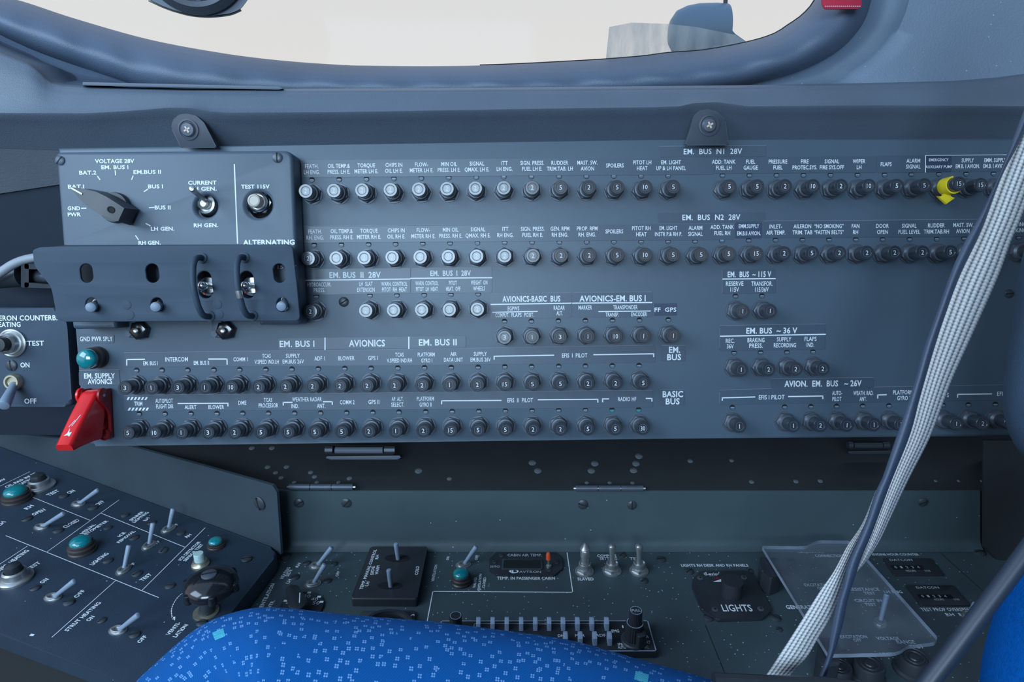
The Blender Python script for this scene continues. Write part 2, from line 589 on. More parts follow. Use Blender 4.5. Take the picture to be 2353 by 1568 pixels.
def line(bm, pl, px, w, h0=0.0, lift=0.00012):
    P = [pl.hit(u, v, h0) + pl.n * lift for u, v in px]
    for a, b in zip(P, P[1:]):
        d = (b - a).normalized(); s = pl.n.cross(d) * (w * .5)
        e = d * (w * .5)
        bm.faces.new([bm.verts.new(q) for q in (a - s - e, b - s + e, b + s + e, a + s - e)])


def slot_screw(bm, M, r, ang=0.6, dome=0.35):
    """slotted screw head in a local frame: low dome with a cut slot"""
    lathe(bm, [(r, 0), (r, r * dome * .5), (r * .8, r * dome * .9), (r * .4, r * dome * 1.1), (0, r * dome * 1.15)], 16, M)
    return bm


def screw_part(pl, u, v, r_px, parent, ang=0.6, h0=0.0, name='screw', m=None):
    M = pl.frame(u, v, h0, ang)
    r = r_px * pl.mpp(u, v)
    bm = bmesh.new(); slot_screw(bm, M, r, ang)
    o = obj(name, bm, m or M_screw, parent, world=True)
    bm = bmesh.new(); box(bm, -r * .92, r * .92, -r * .11, r * .11, r * .3, r * .42, M)
    obj('slot', bm, M_hole, o, world=True)
    return o


# ================================================================== THE SETTING
# window with its padded surround
inner = [(-620, -330), (-380, -180), (-140, -60), (-60, -25), (51, 3), (170, 42), (340, 90), (510, 122), (646, 139), (782, 149), (850, 151), (1000, 152), (1150, 149),
         (1350, 139), (1470, 130), (1533, 122), (1619, 115), (1712, 98), (1776, 79), (1812, 57), (1842, 36), (1868, 8), (1885, -30), (1892, -70), (1896, -180), (1890, -330)]
outer = [(-660, -200), (-400, -85), (-160, 5), (-60, 50), (0, 80), (85, 119), (187, 156), (289, 190), (340, 206), (500, 226), (800, 230), (1200, 226), (1450, 222), (1640, 208),
         (1742, 190), (1840, 163), (1925, 118), (1977, 64), (1998, 17), (2006, -30), (2008, -70), (2012, -180), (2010, -330)]
NS = 170
ci, co = curve_px(inner, NS), curve_px(outer, NS)
win = bpy.data.objects.new('window_1', None); COL.objects.link(win); structure(win, 'side window with padded vinyl surround above the instrument ledge')
rows = []
prof = [(0.0, .500), (0.03, .494), (0.10, .4885), (0.22, .484), (0.38, .4825), (0.55, .4855), (0.72, .4935), (0.86, .505), (0.95, .517), (1.0, .530), (1.0, .542)]
for t, Y in prof:
    r = []
    for k in range(NS):
        p = co[k].lerp(ci[k], t)
        wob = 0.0009 * sin(k * .9) * sin(pi * t) + 0.0012 * sin(k * .33 + 2) * sin(pi * t)
        r.append(at(p.x, p.y, Y + wob))
    rows.append(r)
bm = bmesh.new(); sheet(bm, rows)
wf = obj('window_surround', bm, M_trim, win, smooth=80)
# folded nick of the vinyl and the dark rubber seal at the glass
bm = bmesh.new()
seal = [at(p.x, p.y + 1.0, .5335) for p in ci if p.x > 1100 and p.y > -60]
tube(bm, seal, 0.0011, 6)
obj('seal', bm, M_hole, win)
bm = bmesh.new()
prism(bm, [at(u, v, .534) for u, v in ((1488, 132), (1512, 137), (1534, 127), (1531, 123), (1510, 128))], [at(u, v, .5285) for u, v in ((1488, 132), (1512, 137), (1534, 127), (1531, 123), (1510, 128))])
obj('torn_lining', bm, M_sidedark, win)
bm = bmesh.new()
a, b_ = at(-760, -100, .5385), at(1990, 215, .5385)
zt = at(900, -430, .5385).z
prism(bm, [Vector((x, y_ + .002, z_)) for x, y_, z_ in ((a.x, .5385, b_.z), (b_.x, .5385, b_.z), (b_.x, .562, zt), (a.x, .562, zt))], [Vector((x, y_, z_)) for x, y_, z_ in ((a.x, .5385, b_.z), (b_.x, .5385, b_.z), (b_.x, .562, zt), (a.x, .562, zt))])
obj('pane', bm, M_pane, win)
bm = bmesh.new()
pp = [(1400, 62), (1452, 52), (1535, 55), (1600, 62), (1690, 80), (1712, 95), (1690, 104), (1600, 120), (1500, 132), (1392, 137), (1396, 100)]
prism(bm, [at(u, v, .5383) for u, v in pp], [at(u, v, .5378) for u, v in pp])
obj('scratched_patch', bm, M_scratch, win)

# lining behind and right of the window
c2 = [(1800, 215), (1938, 190), (1968, 166), (2015, 132), (2049, 94), (2075, 43), (2088, 5), (2096, -35), (2099, -70), (2104, -180), (2104, -330)]
k0 = next(i for i, p in enumerate(co) if p.x > 1700)
co_r = co[k0:]
n = len(co_r); c2s = curve_px(c2, n)
c3s = curve_px([(1960, 240), (2350, 230), (2440, 150), (2450, 60), (2450, -70), (2450, -330)], n)
rows = []
for t, dy in ((0, 0), (.3, .004), (.6, .003), (.85, -.003), (1, -.011)):
    rows.append([at(a.x + (b.x - a.x) * t, a.y + (b.y - a.y) * t, .500 + dy) for a, b in zip(co_r, c2s)])
for t in (.12, .35, .6, .8, 1.0):
    rows.append([at(a.x + (b.x - a.x) * t, a.y + (b.y - a.y) * t, .489 - .016 * t - .012 * max(0, t - .6)) for a, b in zip(c2s, c3s)])
bm = bmesh.new(); sheet(bm, rows)
structure(obj('wall_right', bm, M_lining, smooth=80), 'speckled blue-grey side lining right of the window')

# the ledge moulding below the window
v_r = [(-300, -20), (-80, 84), (0, 118), (70, 146), (88, 160), (100, 174), (114, 186), (140, 194), (190, 198), (420, 204), (650, 204), (1000, 203), (1300, 200), (1700, 196), (2000, 191), (2200, 186), (2300, 178), (2353, 171), (2440, 158)]
v_m = [(-80, 262), (200, 263), (289, 258), (391, 250), (442, 251), (483, 259), (527, 262), (800, 260), (1200, 253), (1500, 249), (1563, 247), (1589, 240), (1648, 237), (1682, 242), (1717, 247), (2000, 245), (2440, 247)]
v_b = [(-80, 338), (130, 345), (690, 344), (1500, 334), (2440, 330)]
xs = [-300 + 2740 * i / 210 for i in range(211)]
rows = []
def ridge(x, dy=0.0, dz=0.0):
    return at(x, lin(v_r, x), .4535) + Vector((0, dy, dz))
rows.append([ridge(x, .075, -.012) for x in xs])
rows.append([ridge(x, .030, -.002) for x in xs])
rows.append([ridge(x, .004, .0001) for x in xs])
rows.append([ridge(x) for x in xs])
rows.append([at(x, lin(v_r, x) + 1.8, .4490) for x in xs])
rows.append([at(x, lin(v_r, x) + 3.8, .4460) for x in xs])
rows.append([at(x, lin(v_r, x) + 5.8, .4442) for x in xs])
rows.append([at(x, lin(v_r, x) + 9, .4437) for x in xs])
for t in (.22, .38, .55, .75, .9):
    rows.append([at(x, lin(v_r, x) * (1 - t) + (lin(v_m, x)) * t, .4432 - .0150 * t) for x in xs])
rows.append([at(x, lin(v_m, x) - 2.5, .4276) for x in xs])
rows.append([at(x, lin(v_m, x) + 4, .4284) for x in xs])
for t in (.15, .4, .7, 1.0):
    rows.append([at(x, (lin(v_m, x) + 4) * (1 - t) + lin(v_b, x) * t, .4292 + .0180 * t) for x in xs])
M_rim = mat('ledge_edge_highlight', (0.72, 0.77, 0.84), 0.24, metal=0.75)   # sky highlight along the top edge, put in as pale metal colour
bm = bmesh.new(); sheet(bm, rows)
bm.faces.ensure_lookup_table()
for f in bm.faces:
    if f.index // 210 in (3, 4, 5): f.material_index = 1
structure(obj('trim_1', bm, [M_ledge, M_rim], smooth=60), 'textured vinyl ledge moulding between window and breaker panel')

# pocket in the front corner of the ledge
pk_a = curve_px([(-300, -42), (-80, 40), (0, 80), (85, 119), (187, 155), (289, 185), (360, 199)], 24)
pk_b = curve_px([(-300, -20), (-80, 84), (0, 119), (70, 147), (100, 176), (130, 195), (360, 206)], 24)
rows = []
for t, Y in ((-.25, .505), (0, .497), (.35, .4985), (.7, .488), (1.0, .4555)):
    rows.append([at(a.x + (b.x - a.x) * t, a.y + (b.y - a.y) * t, Y) for a, b in zip(pk_a, pk_b)])
bm = bmesh.new(); sheet(bm, rows)
structure(obj('trim_2', bm, M_trim, smooth=80), 'moulded corner pocket at the front end of the ledge')

# dark side lining front of the panel
bm = bmesh.new()
sheet(bm, [[at(u, 322, .4475) for u in (-160, 60, 300)], [at(u, 445 - .15 * u * 1.02, .4475) for u in (-160, 60, 300)]])
wl = structure(obj('wall_left', bm, M_sidedark), 'grainy side lining in front of the voltage box')
bm = bmesh.new()
sheet(bm, [[at(u, 443 - .15 * u, .4490) for u in (-160, 60, 300)], [at(u, 800, .456) for u in (-160, 60, 300)], [at(u, 1000, .478) for u in (-160, 60, 300)]])
structure(obj('wall_front', bm, M_sidecloth), 'dark lining below the grainy side lining')

# shell of the cockpit around the camera
bm = bmesh.new(); box(bm, -0.25, 0.95, -1.45, 0.62, 1.92, 1.96)
structure(obj('ceiling', bm, M_shell), 'cockpit ceiling')
bm = bmesh.new(); box(bm, -1.6, 0.95, -1.45, 0.62, 0.36, 0.40)
structure(obj('floor', bm, M_floor), 'cockpit floor')
bm = bmesh.new(); box(bm, 0.90, 0.95, -1.45, 0.62, 0.40, 1.92)
structure(obj('wall_rear', bm, M_shell), 'bulkhead behind the seats')
bm = bmesh.new(); box(bm, -1.25, 0.90, -1.50, -1.45, 0.40, 1.30)
structure(obj('wall_opposite', bm, M_shell), 'lower side wall across the cockpit')
bm = bmesh.new(); box(bm, -1.6, 0.95, 0.56, 0.60, 0.40, 1.085)
structure(obj('wall_outer', bm, M_sidecloth), 'fuselage skin below the window')


# ================================================================== THE BREAKER PANEL
panel = thing('electrical_panel', 'wide blue-grey panel filled with rows of round black circuit breakers', 'panel', PANEL.frame(1165, 700))
bm = bmesh.new()
plate(bm, PANEL, fillet([(130, 338), (690, 334), (1500, 322), (2420, 314), (2420, 1004), (1500, 1009), (900, 1017), (198, 1026), (186, 900), (170, 700)], [0, 0, 0, 0, 0, 0, 0, 22, 0, 0]), -.035, 0, .0028, 3)
pf = obj('panel_face', bm, M_panel, panel, world=True)


def placard(px, parent=None, pl=None, m=None, h0=0.0, r=3, edge=False, th=.0003):
    bm = bmesh.new()
    plate(bm, pl or PANEL, fillet(px, r, 2), h0, h0 + th)
    return obj('placard', bm, m or M_placard, parent or panel, world=True, smooth=0)


def rect(x0, y0, x1, y1, sl=-0.0097):
    d = sl * (x1 - x0)
    return [(x0, y0), (x1, y0 + d), (x1, y1 + d), (x0, y1)]


PT = .00032


class Sheet:
    """lettering printed on one placard"""
    def __init__(s, par, pl=None, h0=PT, m=None):
        s.par, s.pl, s.h0, s.bm, s.m = par, pl or PANEL, h0, bmesh.new(), m or M_white
    def t(s, *a, **k):
        text(s.bm, s.pl, *a, h0=s.h0, **k)
    def ab(s, *a, **k):
        textAB(s.bm, s.pl, *a, h0=s.h0, **k)
    def l(s, px, w=.0006):
        line(s.bm, s.pl, px, w, s.h0)
    def done(s, name='lettering'):
        return obj(name, s.bm, s.m, s.par, world=True, smooth=0)


# ---- one circuit breaker of each part; every further one is a copy
def breaker_meshes():
    d = {}
    bm = bmesh.new()
    pts = []
    for k in range(40):
        r = .00645 if k % 2 else .0063
        pts.append((r * cos(2 * pi * k / 40), r * sin(2 * pi * k / 40)))
    prism2(bm, pts, 0, .0006, None, .0001, 1); d['washer'] = (bm, M_nut)
    bm = bmesh.new()
    prism2(bm, [(.0060 * cos(pi / 6 + k * pi / 3), .0060 * sin(pi / 6 + k * pi / 3)) for k in range(6)], .0006, .0028, None, .0005, 2); d['nut'] = (bm, M_nut)
    bm = bmesh.new()
    pr = [(.0049, .0028)]
    for k in range(3):
        pr += [(.0051, .0032 + k * .0007), (.0048, .0035 + k * .0007)]
    pr += [(.0050, .0052), (.0047, .0056), (.0041, .0057)]
    lathe(bm, pr, 28); d['bushing'] = (bm, M_nut)
    return d


def cap_mesh(h):
    bm = bmesh.new()
    lathe(bm, [(.0039, .0050), (.0041, .0070), (.00425, h - .003), (.00425, h - .0006), (.00415, h - .00015), (.0040, h), (.0028, h), (.0026, h - .00025), (0, h - .00025)], 32)
    return bm


CAPTOP = .0143
BP = {}
for nm, (bm, m) in breaker_meshes().items():
    o = obj(nm, bm, m); BP[nm] = o.data; bpy.data.objects.remove(o)
for nm, h in (('cap', CAPTOP), ('cap_pulled', .0200)):
    o = obj('cap', cap_mesh(h), M_cap); BP[nm] = o.data; bpy.data.objects.remove(o)
bm = bmesh.new()
lathe(bm, [(.0017, 0), (.0017, .0002), (0, .0002)], 16); o = obj('pin', bm, M_hole); BP['pin_hole'] = o.data; bpy.data.objects.remove(o)
bm = bmesh.new()
prism2(bm, [(.0015 * cos(pi + k * pi / 10), .0015 * sin(pi + k * pi / 10)) for k in range(11)], .0002, .0005); box(bm, -.0011, .0011, -.0003, .0003, .0003, .0006); o = obj('pin', bm, [M_panel, M_lever])
for p_ in list(o.data.polygons)[-6:]: p_.material_index = 1
o = o; BP['pin'] = o.data; bpy.data.objects.remove(o)
bm = bmesh.new()
prism2(bm, [(.0015 * cos(pi + k * pi / 10), .0015 * sin(pi + k * pi / 10)) for k in range(11)], .0002, .0005); o = obj('pin', bm, M_greendk); BP['pin_green'] = o.data; bpy.data.objects.remove(o)


def groove_mesh(h):
    """D-flatted groove ring round the number"""
    bm = bmesh.new()
    N = 32
    def ring(r, fx):
        return [(max(-fx, min(fx, r * cos(2 * pi * k / N))), r * sin(2 * pi * k / N)) for k in range(N)]
    a, b = ring(.00262, .00225), ring(.00236, .00200)
    va = [bm.verts.new((x, y, h)) for x, y in a]; vb = [bm.verts.new((x, y, h)) for x, y in b]
    for k in range(N):
        j = (k + 1) % N
        bm.faces.new((va[k], va[j], vb[j], vb[k]))
    return bm


NUM = {}


def number_mesh(s, h):
    if (s, h) not in NUM:
        bm = bmesh.new()
        w = {1: .00045 if s == '1' else .00155, 2: .0026}[len(s)]
        if s == '1': box(bm, -.00016, .00016, -.00135, .00135, h - .0001, h - .00005)
        else: put(bm, s, Vector((-w / 2, -.00135, h - .0001)), Vector((w, 0, 0)), Vector((0, .0027, 0)), Vector((0, 0, 1)), 0, 0.0)
        o = obj('amp_number', bm, M_white, smooth=0); NUM[(s, h)] = o.data; bpy.data.objects.remove(o)
    return NUM[(s, h)]


for nm, h in (('groove', CAPTOP - .0002), ('groove_pulled', .0198)):
    o = obj('g', groove_mesh(h), M_groove, smooth=0); BP[nm] = o.data; bpy.data.objects.remove(o)


def child(name, me, parent, M=None):
    o = bpy.data.objects.new(name, me); COL.objects.link(o); o.parent = parent
    if M is not None: o.matrix_basis = M
    return o


def breaker(su, sv, num, label, pulled=False, green=False, group='circuit breakers'):
    """su, sv: where its locating pin shows; the breaker sits a centimetre under the pin"""
    M = PANEL.frame(su, sv + 33.5)
    t = thing('circuit_breaker', label, 'circuit breaker', M, group)
    tilt = Matrix.Rotation(random.uniform(-.5, .5), 4, 'Z')
    child('washer', BP['washer'], t, tilt); child('nut', BP['nut'], t, tilt)
    child('bushing', BP['bushing'], t)
    c = child('cap', BP['cap_pulled' if pulled else 'cap'], t, Matrix.Rotation(random.uniform(-.06, .06), 4, 'Z'))
    child('cap_groove', BP['groove_pulled' if pulled else 'groove'], c)
    child('amp_number', number_mesh(num, .0200 if pulled else CAPTOP), c)
    up = (PANEL.hit(su, sv) - PANEL.hit(su, sv + 33.5)).dot(PANEL.y)
    p = child('locating_pin', BP['pin_green' if green else 'pin'], t, T(0, up, 0))
    child('pin_hole', BP['pin_hole'], p)
    return t


def row_y(tab, x): return lin(tab, x)


def two(sh, cx, sv, lines, dx=0, h=9.2, k=.73, d1=-31, d2=-17.5):
    """one or two short lines over a breaker"""
    if len(lines) == 1:
        sh.t(lines[0], cx + dx, sv + (d1 + d2) / 2, None, h, k)
    else:
        sh.t(lines[0], cx + dx, sv + d1, None, h, k); sh.t(lines[1], cx + dx, sv + d2, None, h, k)


def run_row(pl_spec, data, slot_y, rowname, d1=-31, d2=-17.5, h=9.2, k=.73):
    """placards first, then lettering and breaker for each entry (x, centre shift, number, lines, label words)"""
    shs = [(x0, x1, Sheet(placard(px, m=mm))) for x0, x1, px, mm in pl_spec]
    for e in data:
        x, dx, num, lines, words = e[:5]
        opt = e[5] if len(e) > 5 else {}
        sv = lin(slot_y, x)
        for x0, x1, sh in shs:
            if lines and x0 <= x < x1:
                if opt.get('small'):
                    sh.t(lines[0], x + dx, sv - 32.5, None, 6.5, .82); sh.t(lines[1], x + dx, sv - 16.5, None, 6.5, .82)
                elif opt.get('cond'):
                    two(sh, x, sv, lines, dx, h, .62, d1 - 1.5, d2 + 1)
                else: two(sh, x, sv, lines, dx, h, opt.get('k', k), d1, d2)
        if num: breaker(x, sv, num, words, **{q: opt[q] for q in ('pulled', 'green') if q in opt})
    for x0, x1, sh in shs: sh.done()


B = 'circuit breaker marked '
YA = [(718, 413.4), (1158, 406), (1535, 404), (1660, 403), (2031, 401.6), (2092, 400.5), (2290, 399)]
rowA = [
    (717.8, -1.3, '2', ('FEATH.', 'LH ENG.'), B + '2 under FEATH. LH ENG.'),
    (780.3, -1.5, '2', ('OIL TEMP.&', 'PRESS. LH E.'), B + '2 under OIL TEMP.& PRESS. LH E.'),
    (842.8, -1, '2', ('TORQUE', 'METER LH E.'), B + '2 under TORQUE METER LH E.'),
    (905.8, -.6, '2', ('CHIPS IN', 'OIL LH E.'), B + '2 under CHIPS IN OIL LH E.'),
    (968.8, 0, '2', ('FLOW-', 'METER LH E.'), B + '2 under FLOW-METER LH E.'),
    (1031.6, .4, '2', ('MIN OIL', 'PRESS. LH E.'), B + '2 under MIN OIL PRESS. LH E.'),
    (1094.6, 1.3, '2', ('SIGNAL', 'QMAX. LH E.'), B + '2 under SIGNAL QMAX. LH E.'),
    (1157.7, 1.8, '2', ('ITT', 'LH ENG.'), B + '2 under ITT LH ENG.'),
    (1221, 1.8, '2', ('SIGN. PRESS.', 'FUEL LH E.'), B + '2 under SIGN. PRESS. FUEL LH E.'),
    (1284.3, 2, '5', ('RUDDER', 'TRIM.TAB. LH'), B + '5 under RUDDER TRIM.TAB. LH'),
    (1347, 2.8, '2', ('MAST. SW.', 'AVION'), B + '2 under MAST. SW. AVION in the top row'),
    (1409.8, 3.1, '5', ('SPOILERS',), B + '5 under SPOILERS in the top row'),
    (1472.4, 3.2, '10', ('PITOT LH', 'HEAT'), B + '10 under PITOT LH HEAT in the top row'),
    (1534.6, 7.3, '5', ('EM. LIGHT', 'UP & LH PANEL'), B + '5 under EM. LIGHT UP & LH PANEL'),
    (1659.2, 3.8, '5', ('ADD. TANK', 'FUEL LH'), B + '5 under ADD. TANK FUEL LH'),
    (1721, 3.8, '5', ('FUEL', 'GAUGE'), B + '5 under FUEL GAUGE'),
    (1783, 4.5, '2', ('PRESSURE', 'FUEL'), B + '2 under PRESSURE FUEL'),
    (1845, 4, '10', ('FIRE', 'PROTEC.SYS.'), B + '10 under FIRE PROTEC.SYS.'),
    (1907, 4.5, '2', ('SIGNAL', 'FIRE SYS.OFF'), B + '2 under SIGNAL FIRE SYS.OFF'),
    (1969, 4.8, '10', ('WIPER', 'LH'), B + '10 under WIPER LH'),
    (2031, 5, '5', ('FLAPS',), B + '5 under FLAPS in the top row'),
    (2092.5, 6, '5', ('ALARM', 'SIGNAL'), B + '5 under ALARM SIGNAL in the top row'),
    (2155.5, 1.5, '15', ('EMERGENCY', 'AUXILIARY PUMP'), 'pulled-out circuit breaker marked 15 with a yellow clip round its neck', {'small': 1, 'pulled': True}),
    (2218, 5.5, '15', ('SUPPLY', 'EM.B. I AVION.'), B + '15 under SUPPLY EM.B. I AVION.', {'k': .63}),
    (2280.8, 6, '15', ('EMM. SUPPLY', 'EM.B. I AVION.'), 'circuit breaker half behind the grey belt, under EMM. SUPPLY', {'k': .63}),
]
run_row([(690, 1600, rect(692, 368.5, 1640, 407.5, -.0068), None), (1600, 2010, rect(1641, 361, 2013, 399, -.006), None), (2010, 2120, rect(2015, 357.5, 2124, 397, -.006), None),
         (2120, 2200, rect(2126, 357.5, 2186, 396, -.006), M_placard_dk), (2200, 2400, rect(2188, 357, 2345, 395, -.006), None)], rowA, YA, 'top')
# thin bright left edge of the small yellow-clip placard
bm = bmesh.new(); line(bm, PANEL, [(2126.5, 358), (2126.5, 396)], .0005, .0004); line(bm, PANEL, [(2126.5, 357.5), (2325, 356)], .0003, .0004)
obj('placard_edge', bm, M_white, panel, world=True, smooth=0)

YB = [(723, 563), (1160, 557.3), (1597, 554.5), (1658, 552.7), (1842, 551), (2088, 549.7), (2150, 549), (2339, 546)]
rowB = [
    (723.1, 1, '2', ('FEATH.', 'RH. ENG.'), B + '2 under FEATH. RH. ENG.'),
    (785.4, 0, '2', ('OIL TEMP.&', 'PRESS. RH E.'), B + '2 under OIL TEMP.& PRESS. RH E.'),
    (847.6, .4, '2', ('TORQUE', 'METER RH E.'), B + '2 under TORQUE METER RH E.'),
    (909.6, 1, '2', ('CHIPS IN', 'OIL RH E.'), B + '2 under CHIPS IN OIL RH E.'),
    (972, 1, '2', ('FLOW-', 'METER RH E.'), B + '2 under FLOW-METER RH E.'),
    (1034.6, 1, '2', ('MIN OIL', 'PRESS. RH E.'), B + '2 under MIN OIL PRESS. RH E.'),
    (1097.4, 1, '2', ('SIGNAL', 'QMAX. RH E.'), B + '2 under SIGNAL QMAX. RH E.'),
    (1159.7, 1.5, '2', ('ITT', 'RH ENG.'), B + '2 under ITT RH ENG.'),
    (1222.6, 1.4, '2', ('SIGN. PRESS.', 'FUEL RH E.'), B + '2 under SIGN. PRESS. FUEL RH E.'),
    (1285.3, 1.3, '2', ('GEN. RPM', 'RH ENG.'), B + '2 under GEN. RPM RH ENG.'),
    (1347.9, 1.3, '2', ('PROP. RPM', 'RH. ENG.'), B + '2 under PROP. RPM RH. ENG.'),
    (1410, 1.5, '5', ('SPOILERS',), B + '5 under SPOILERS in the second row'),
    (1472.6, 1.2, '10', ('PITOT RH', 'HEAT'), B + '10 under PITOT RH HEAT in the second row'),
    (1534.4, 1.5, '5', ('EM. LIGHT', 'INSTR P.& RH P.'), B + '5 under EM. LIGHT INSTR P.& RH P.', {'k': .66}),
    (1596.4, 1.5, '5', ('ALARM', 'SIGNAL'), B + '5 under ALARM SIGNAL in the second row'),
    (1658, 1.5, '5', ('ADD. TANK', 'FUEL RH'), B + '5 under ADD. TANK FUEL RH'),
    (1719.4, 1.5, '15', ('EMM.SUPPLY', 'EM.B.II AVION.'), B + '15 under EMM.SUPPLY EM.B.II AVION.', {'cond': 1}),
    (1781, 1.5, '2', ('INLET-', 'AIR TEMP.'), B + '2 under INLET-AIR TEMP.'),
    (1842.6, 1.0, '5', ('AILERON', 'TRIM. TAB'), B + '5 under AILERON TRIM. TAB'),
    (1903.7, 1.0, '2', ('“NO SMOKING”', '“FASTEN BELTS”'), B + '2 under NO SMOKING FASTEN BELTS', {'k': .69}),
    (1965, .8, '2', ('FAN', 'RH'), B + '2 under FAN RH'),
    (2026.6, 1.0, '2', ('DOOR', 'OPEN'), B + '2 under DOOR OPEN'),
    (2088.4, .8, '2', ('SIGNAL', 'FUEL LEVEL'), B + '2 under SIGNAL FUEL LEVEL'),
    (2150.6, .8, '5', ('RUDDER', 'TRIM.TAB.RH'), B + '5 under RUDDER TRIM.TAB.RH'),
    (2213.4, 0, '2', ('MAST. SW.', 'AVION.'), 'circuit breaker half hidden by the belt, under MAST. SW. AVION. in second row'),
    (2338.5, -2, '5', ('HEATING', 'PARKING'), 'circuit breaker right of the grey belt in the second row'),
]
run_row([(690, 1690, rect(694, 521, 1686, 558, -.0068), None), (1690, 1750, rect(1689, 511.5, 1751, 548, -.006), M_placard_dk), (1750, 2400, rect(1754, 510.5, 2400, 547, -.006), M_placard)],
        rowB, YB, 'second', d1=-30.8, d2=-16.8)
bm = bmesh.new(); line(bm, PANEL, [(1754, 508.5), (2350, 503.5)], .00025, .0004)
obj('placard_edge', bm, M_edge, panel, world=True, smooth=0)

YC = [(728, 681), (851, 679), (975, 677.5), (1099, 676)]
rowC = [
    (728, 0, '2', None, B + '2 under HYDROACCUM. PRESS.'),
    (851, 0, '2', None, B + '2 under LH SLAT EXTENSION'),
    (912.7, 0, '2', None, B + '2 under WARN. CONTROL PITOT RH HEAT'),
    (975.2, 0, '2', None, B + '2 under WARN. CONTROL PITOT LH HEAT'),
    (1036.7, 0, '1', None, B + '1 under PITOT HEAT. OFF'),
    (1099, 0, '2', None, B + '2 under WEIGHT ON WHEELS')]
run_row([], rowC, YC, 'third')
YD = [(1159.5, 738.6), (1535, 735)]
run_row([], [
    (1159.5, 0, '3', None, B + '3 under EGPWS COMPUT.'), (1221, 0, '1', None, B + '1 under EGPWS FLAPS POSIT.'),
    (1283, 0, '3', None, B + '3 under RADAR ALT.'), (1345, 0, '1', None, B + '1 under MARKER'),
    (1407, 0, '10', None, B + '10 under TRANSPONDER TRANSP.'), (1468.8, 0, '1', None, B + '1 under TRANSPONDER ENCODER'),
    (1535, 0, '1', None, B + '1 under FF GPS')], YD, 'avionics')
run_row([], [(1689, 0, '1', None, B + '1 under RESERVE 115V'), (1749.8, 0, '1', None, B + '1 under TRANSFOR. 115/36V')], [(1689, 680.5), (1750, 680)], 'x')
run_row([], [(1685.8, 0, '1', None, B + '1 under REC. 36V'), (1746.6, 0, '2', None, B + '2 under BRAKING PRESS.'),
             (1807, 0, '2', None, B + '2 under SUPPLY RECORDING'), (1866.9, 0, '2', None, B + '2 under FLAPS IND.')], [(1686, 810.6), (1867, 808.5)], 'x')
YE = [(315.7, 851), (612, 849), (853, 846), (1098, 844), (1160, 843), (1468, 840)]
EN = ['INTERCOM EM. BUS I, first of two', 'INTERCOM EM. BUS I, second of two', 'INTERCOM EM. BUS II, first of two', 'INTERCOM EM. BUS II, second of two', 'COMM 1',
      'TCAS V.SPEED IND.LH', 'SUPPLY EM.BUS 26V near TCAS', 'ADF 1', 'BLOWER in the fifth row', 'GPS I', 'TCAS V.SPEED IND.RH', 'PLATFORM GYRO I', 'AIR DATA UNIT',
      'SUPPLY EM.BUS 26V beside AIR DATA UNIT', 'left end of EFIS I PILOT bracket', 'EFIS I PILOT, second of six', 'EFIS I PILOT, third of six', 'EFIS I PILOT, fourth of six', 'EFIS I PILOT, fifth of six', 'right end of EFIS I PILOT bracket']
EX = [315.7, 374, 433, 493, 552, 612, 672, 732.4, 793.2, 853.5, 914.8, 976, 1037.3, 1098.9, 1160.2, 1221.6, 1283.7, 1345, 1406.6, 1468]
ENUM = '3 1 3 1 10 2 2 2 2 2 2 2 1 2 15 5 5 2 2 5'.split()
run_row([], [(x, 0, q, None, B + q + ' under ' + w) for x, q, w in zip(EX, ENUM, EN)], YE, 'fifth')
YF = [(322, 951), (737, 949), (917, 947), (1161, 944), (1467, 941)]
FX = [322, 381, 440.6, 500, 559, 618, 678, 737.7, 797.3, 857.5, 917.5, 978.6, 1039.4, 1100.5, 1161.3, 1222.7, 1283.7, 1345, 1406, 1467]
FN = ['TRIM between striped bars', 'AUTOPILOT FLIGHT DIR', 'ALERT', 'BLOWER in the bottom row', 'DME', 'TCAS PROCESSOR', 'WEATHER RADAR IND.', 'WEATHER RADAR ANT.', 'COMM 2', 'GPS II', 'AP. ALT. SELECT.', 'PLATFORM GYRO II',
      'left end of EFIS II PILOT bracket', 'EFIS II PILOT, second of six', 'EFIS II PILOT, third of six', 'EFIS II PILOT, fourth of six', 'EFIS II PILOT, fifth of six', 'right end of EFIS II PILOT bracket', 'RADIO HF with green pin', 'RADIO HF with green pin']
FNUM = '5 10 1 3 2 5 5 5 5 2 1 2 15 5 5 2 2 5 5 30'.split()
run_row([], [(x, 0, q, None, B + q + ' under ' + w, {'green': i > 17}) for i, (x, q, w) in enumerate(zip(FX, FNUM, FN))], YF, 'bottom')
YG = [(1682, 936.6), (2041, 932.5), (2164, 931), (2290, 929.5)]
run_row([], [(1682, 0, '1', None, B + '1 at left end of lower-right EFIS I PILOT bracket'), (1802, 0, '1', None, B + '1 beneath the name in lower-right EFIS I PILOT'),
             (1862, 0, '2', None, B + '2 at right end of lower-right EFIS I PILOT bracket'), (1921, 0, '1', None, B + '1 under AUTO-PILOT'), (1981, 0, '1', None, B + '1 under WEATH. RAD. ANT.'),
             (2041, 0, '1', None, B + '1 under PLATFORM GYRO, left of the grey belt'), (2164.6, 0, '1', None, B + '1 just right of the grey belt in the bottom row'),
             (2223, 0, '2', None, B + '2 right of the belt in the bottom row'), (2285, 0, '1', None, 'bottom-row circuit breaker half hidden by the dark blue seat back')], YG, 'x')

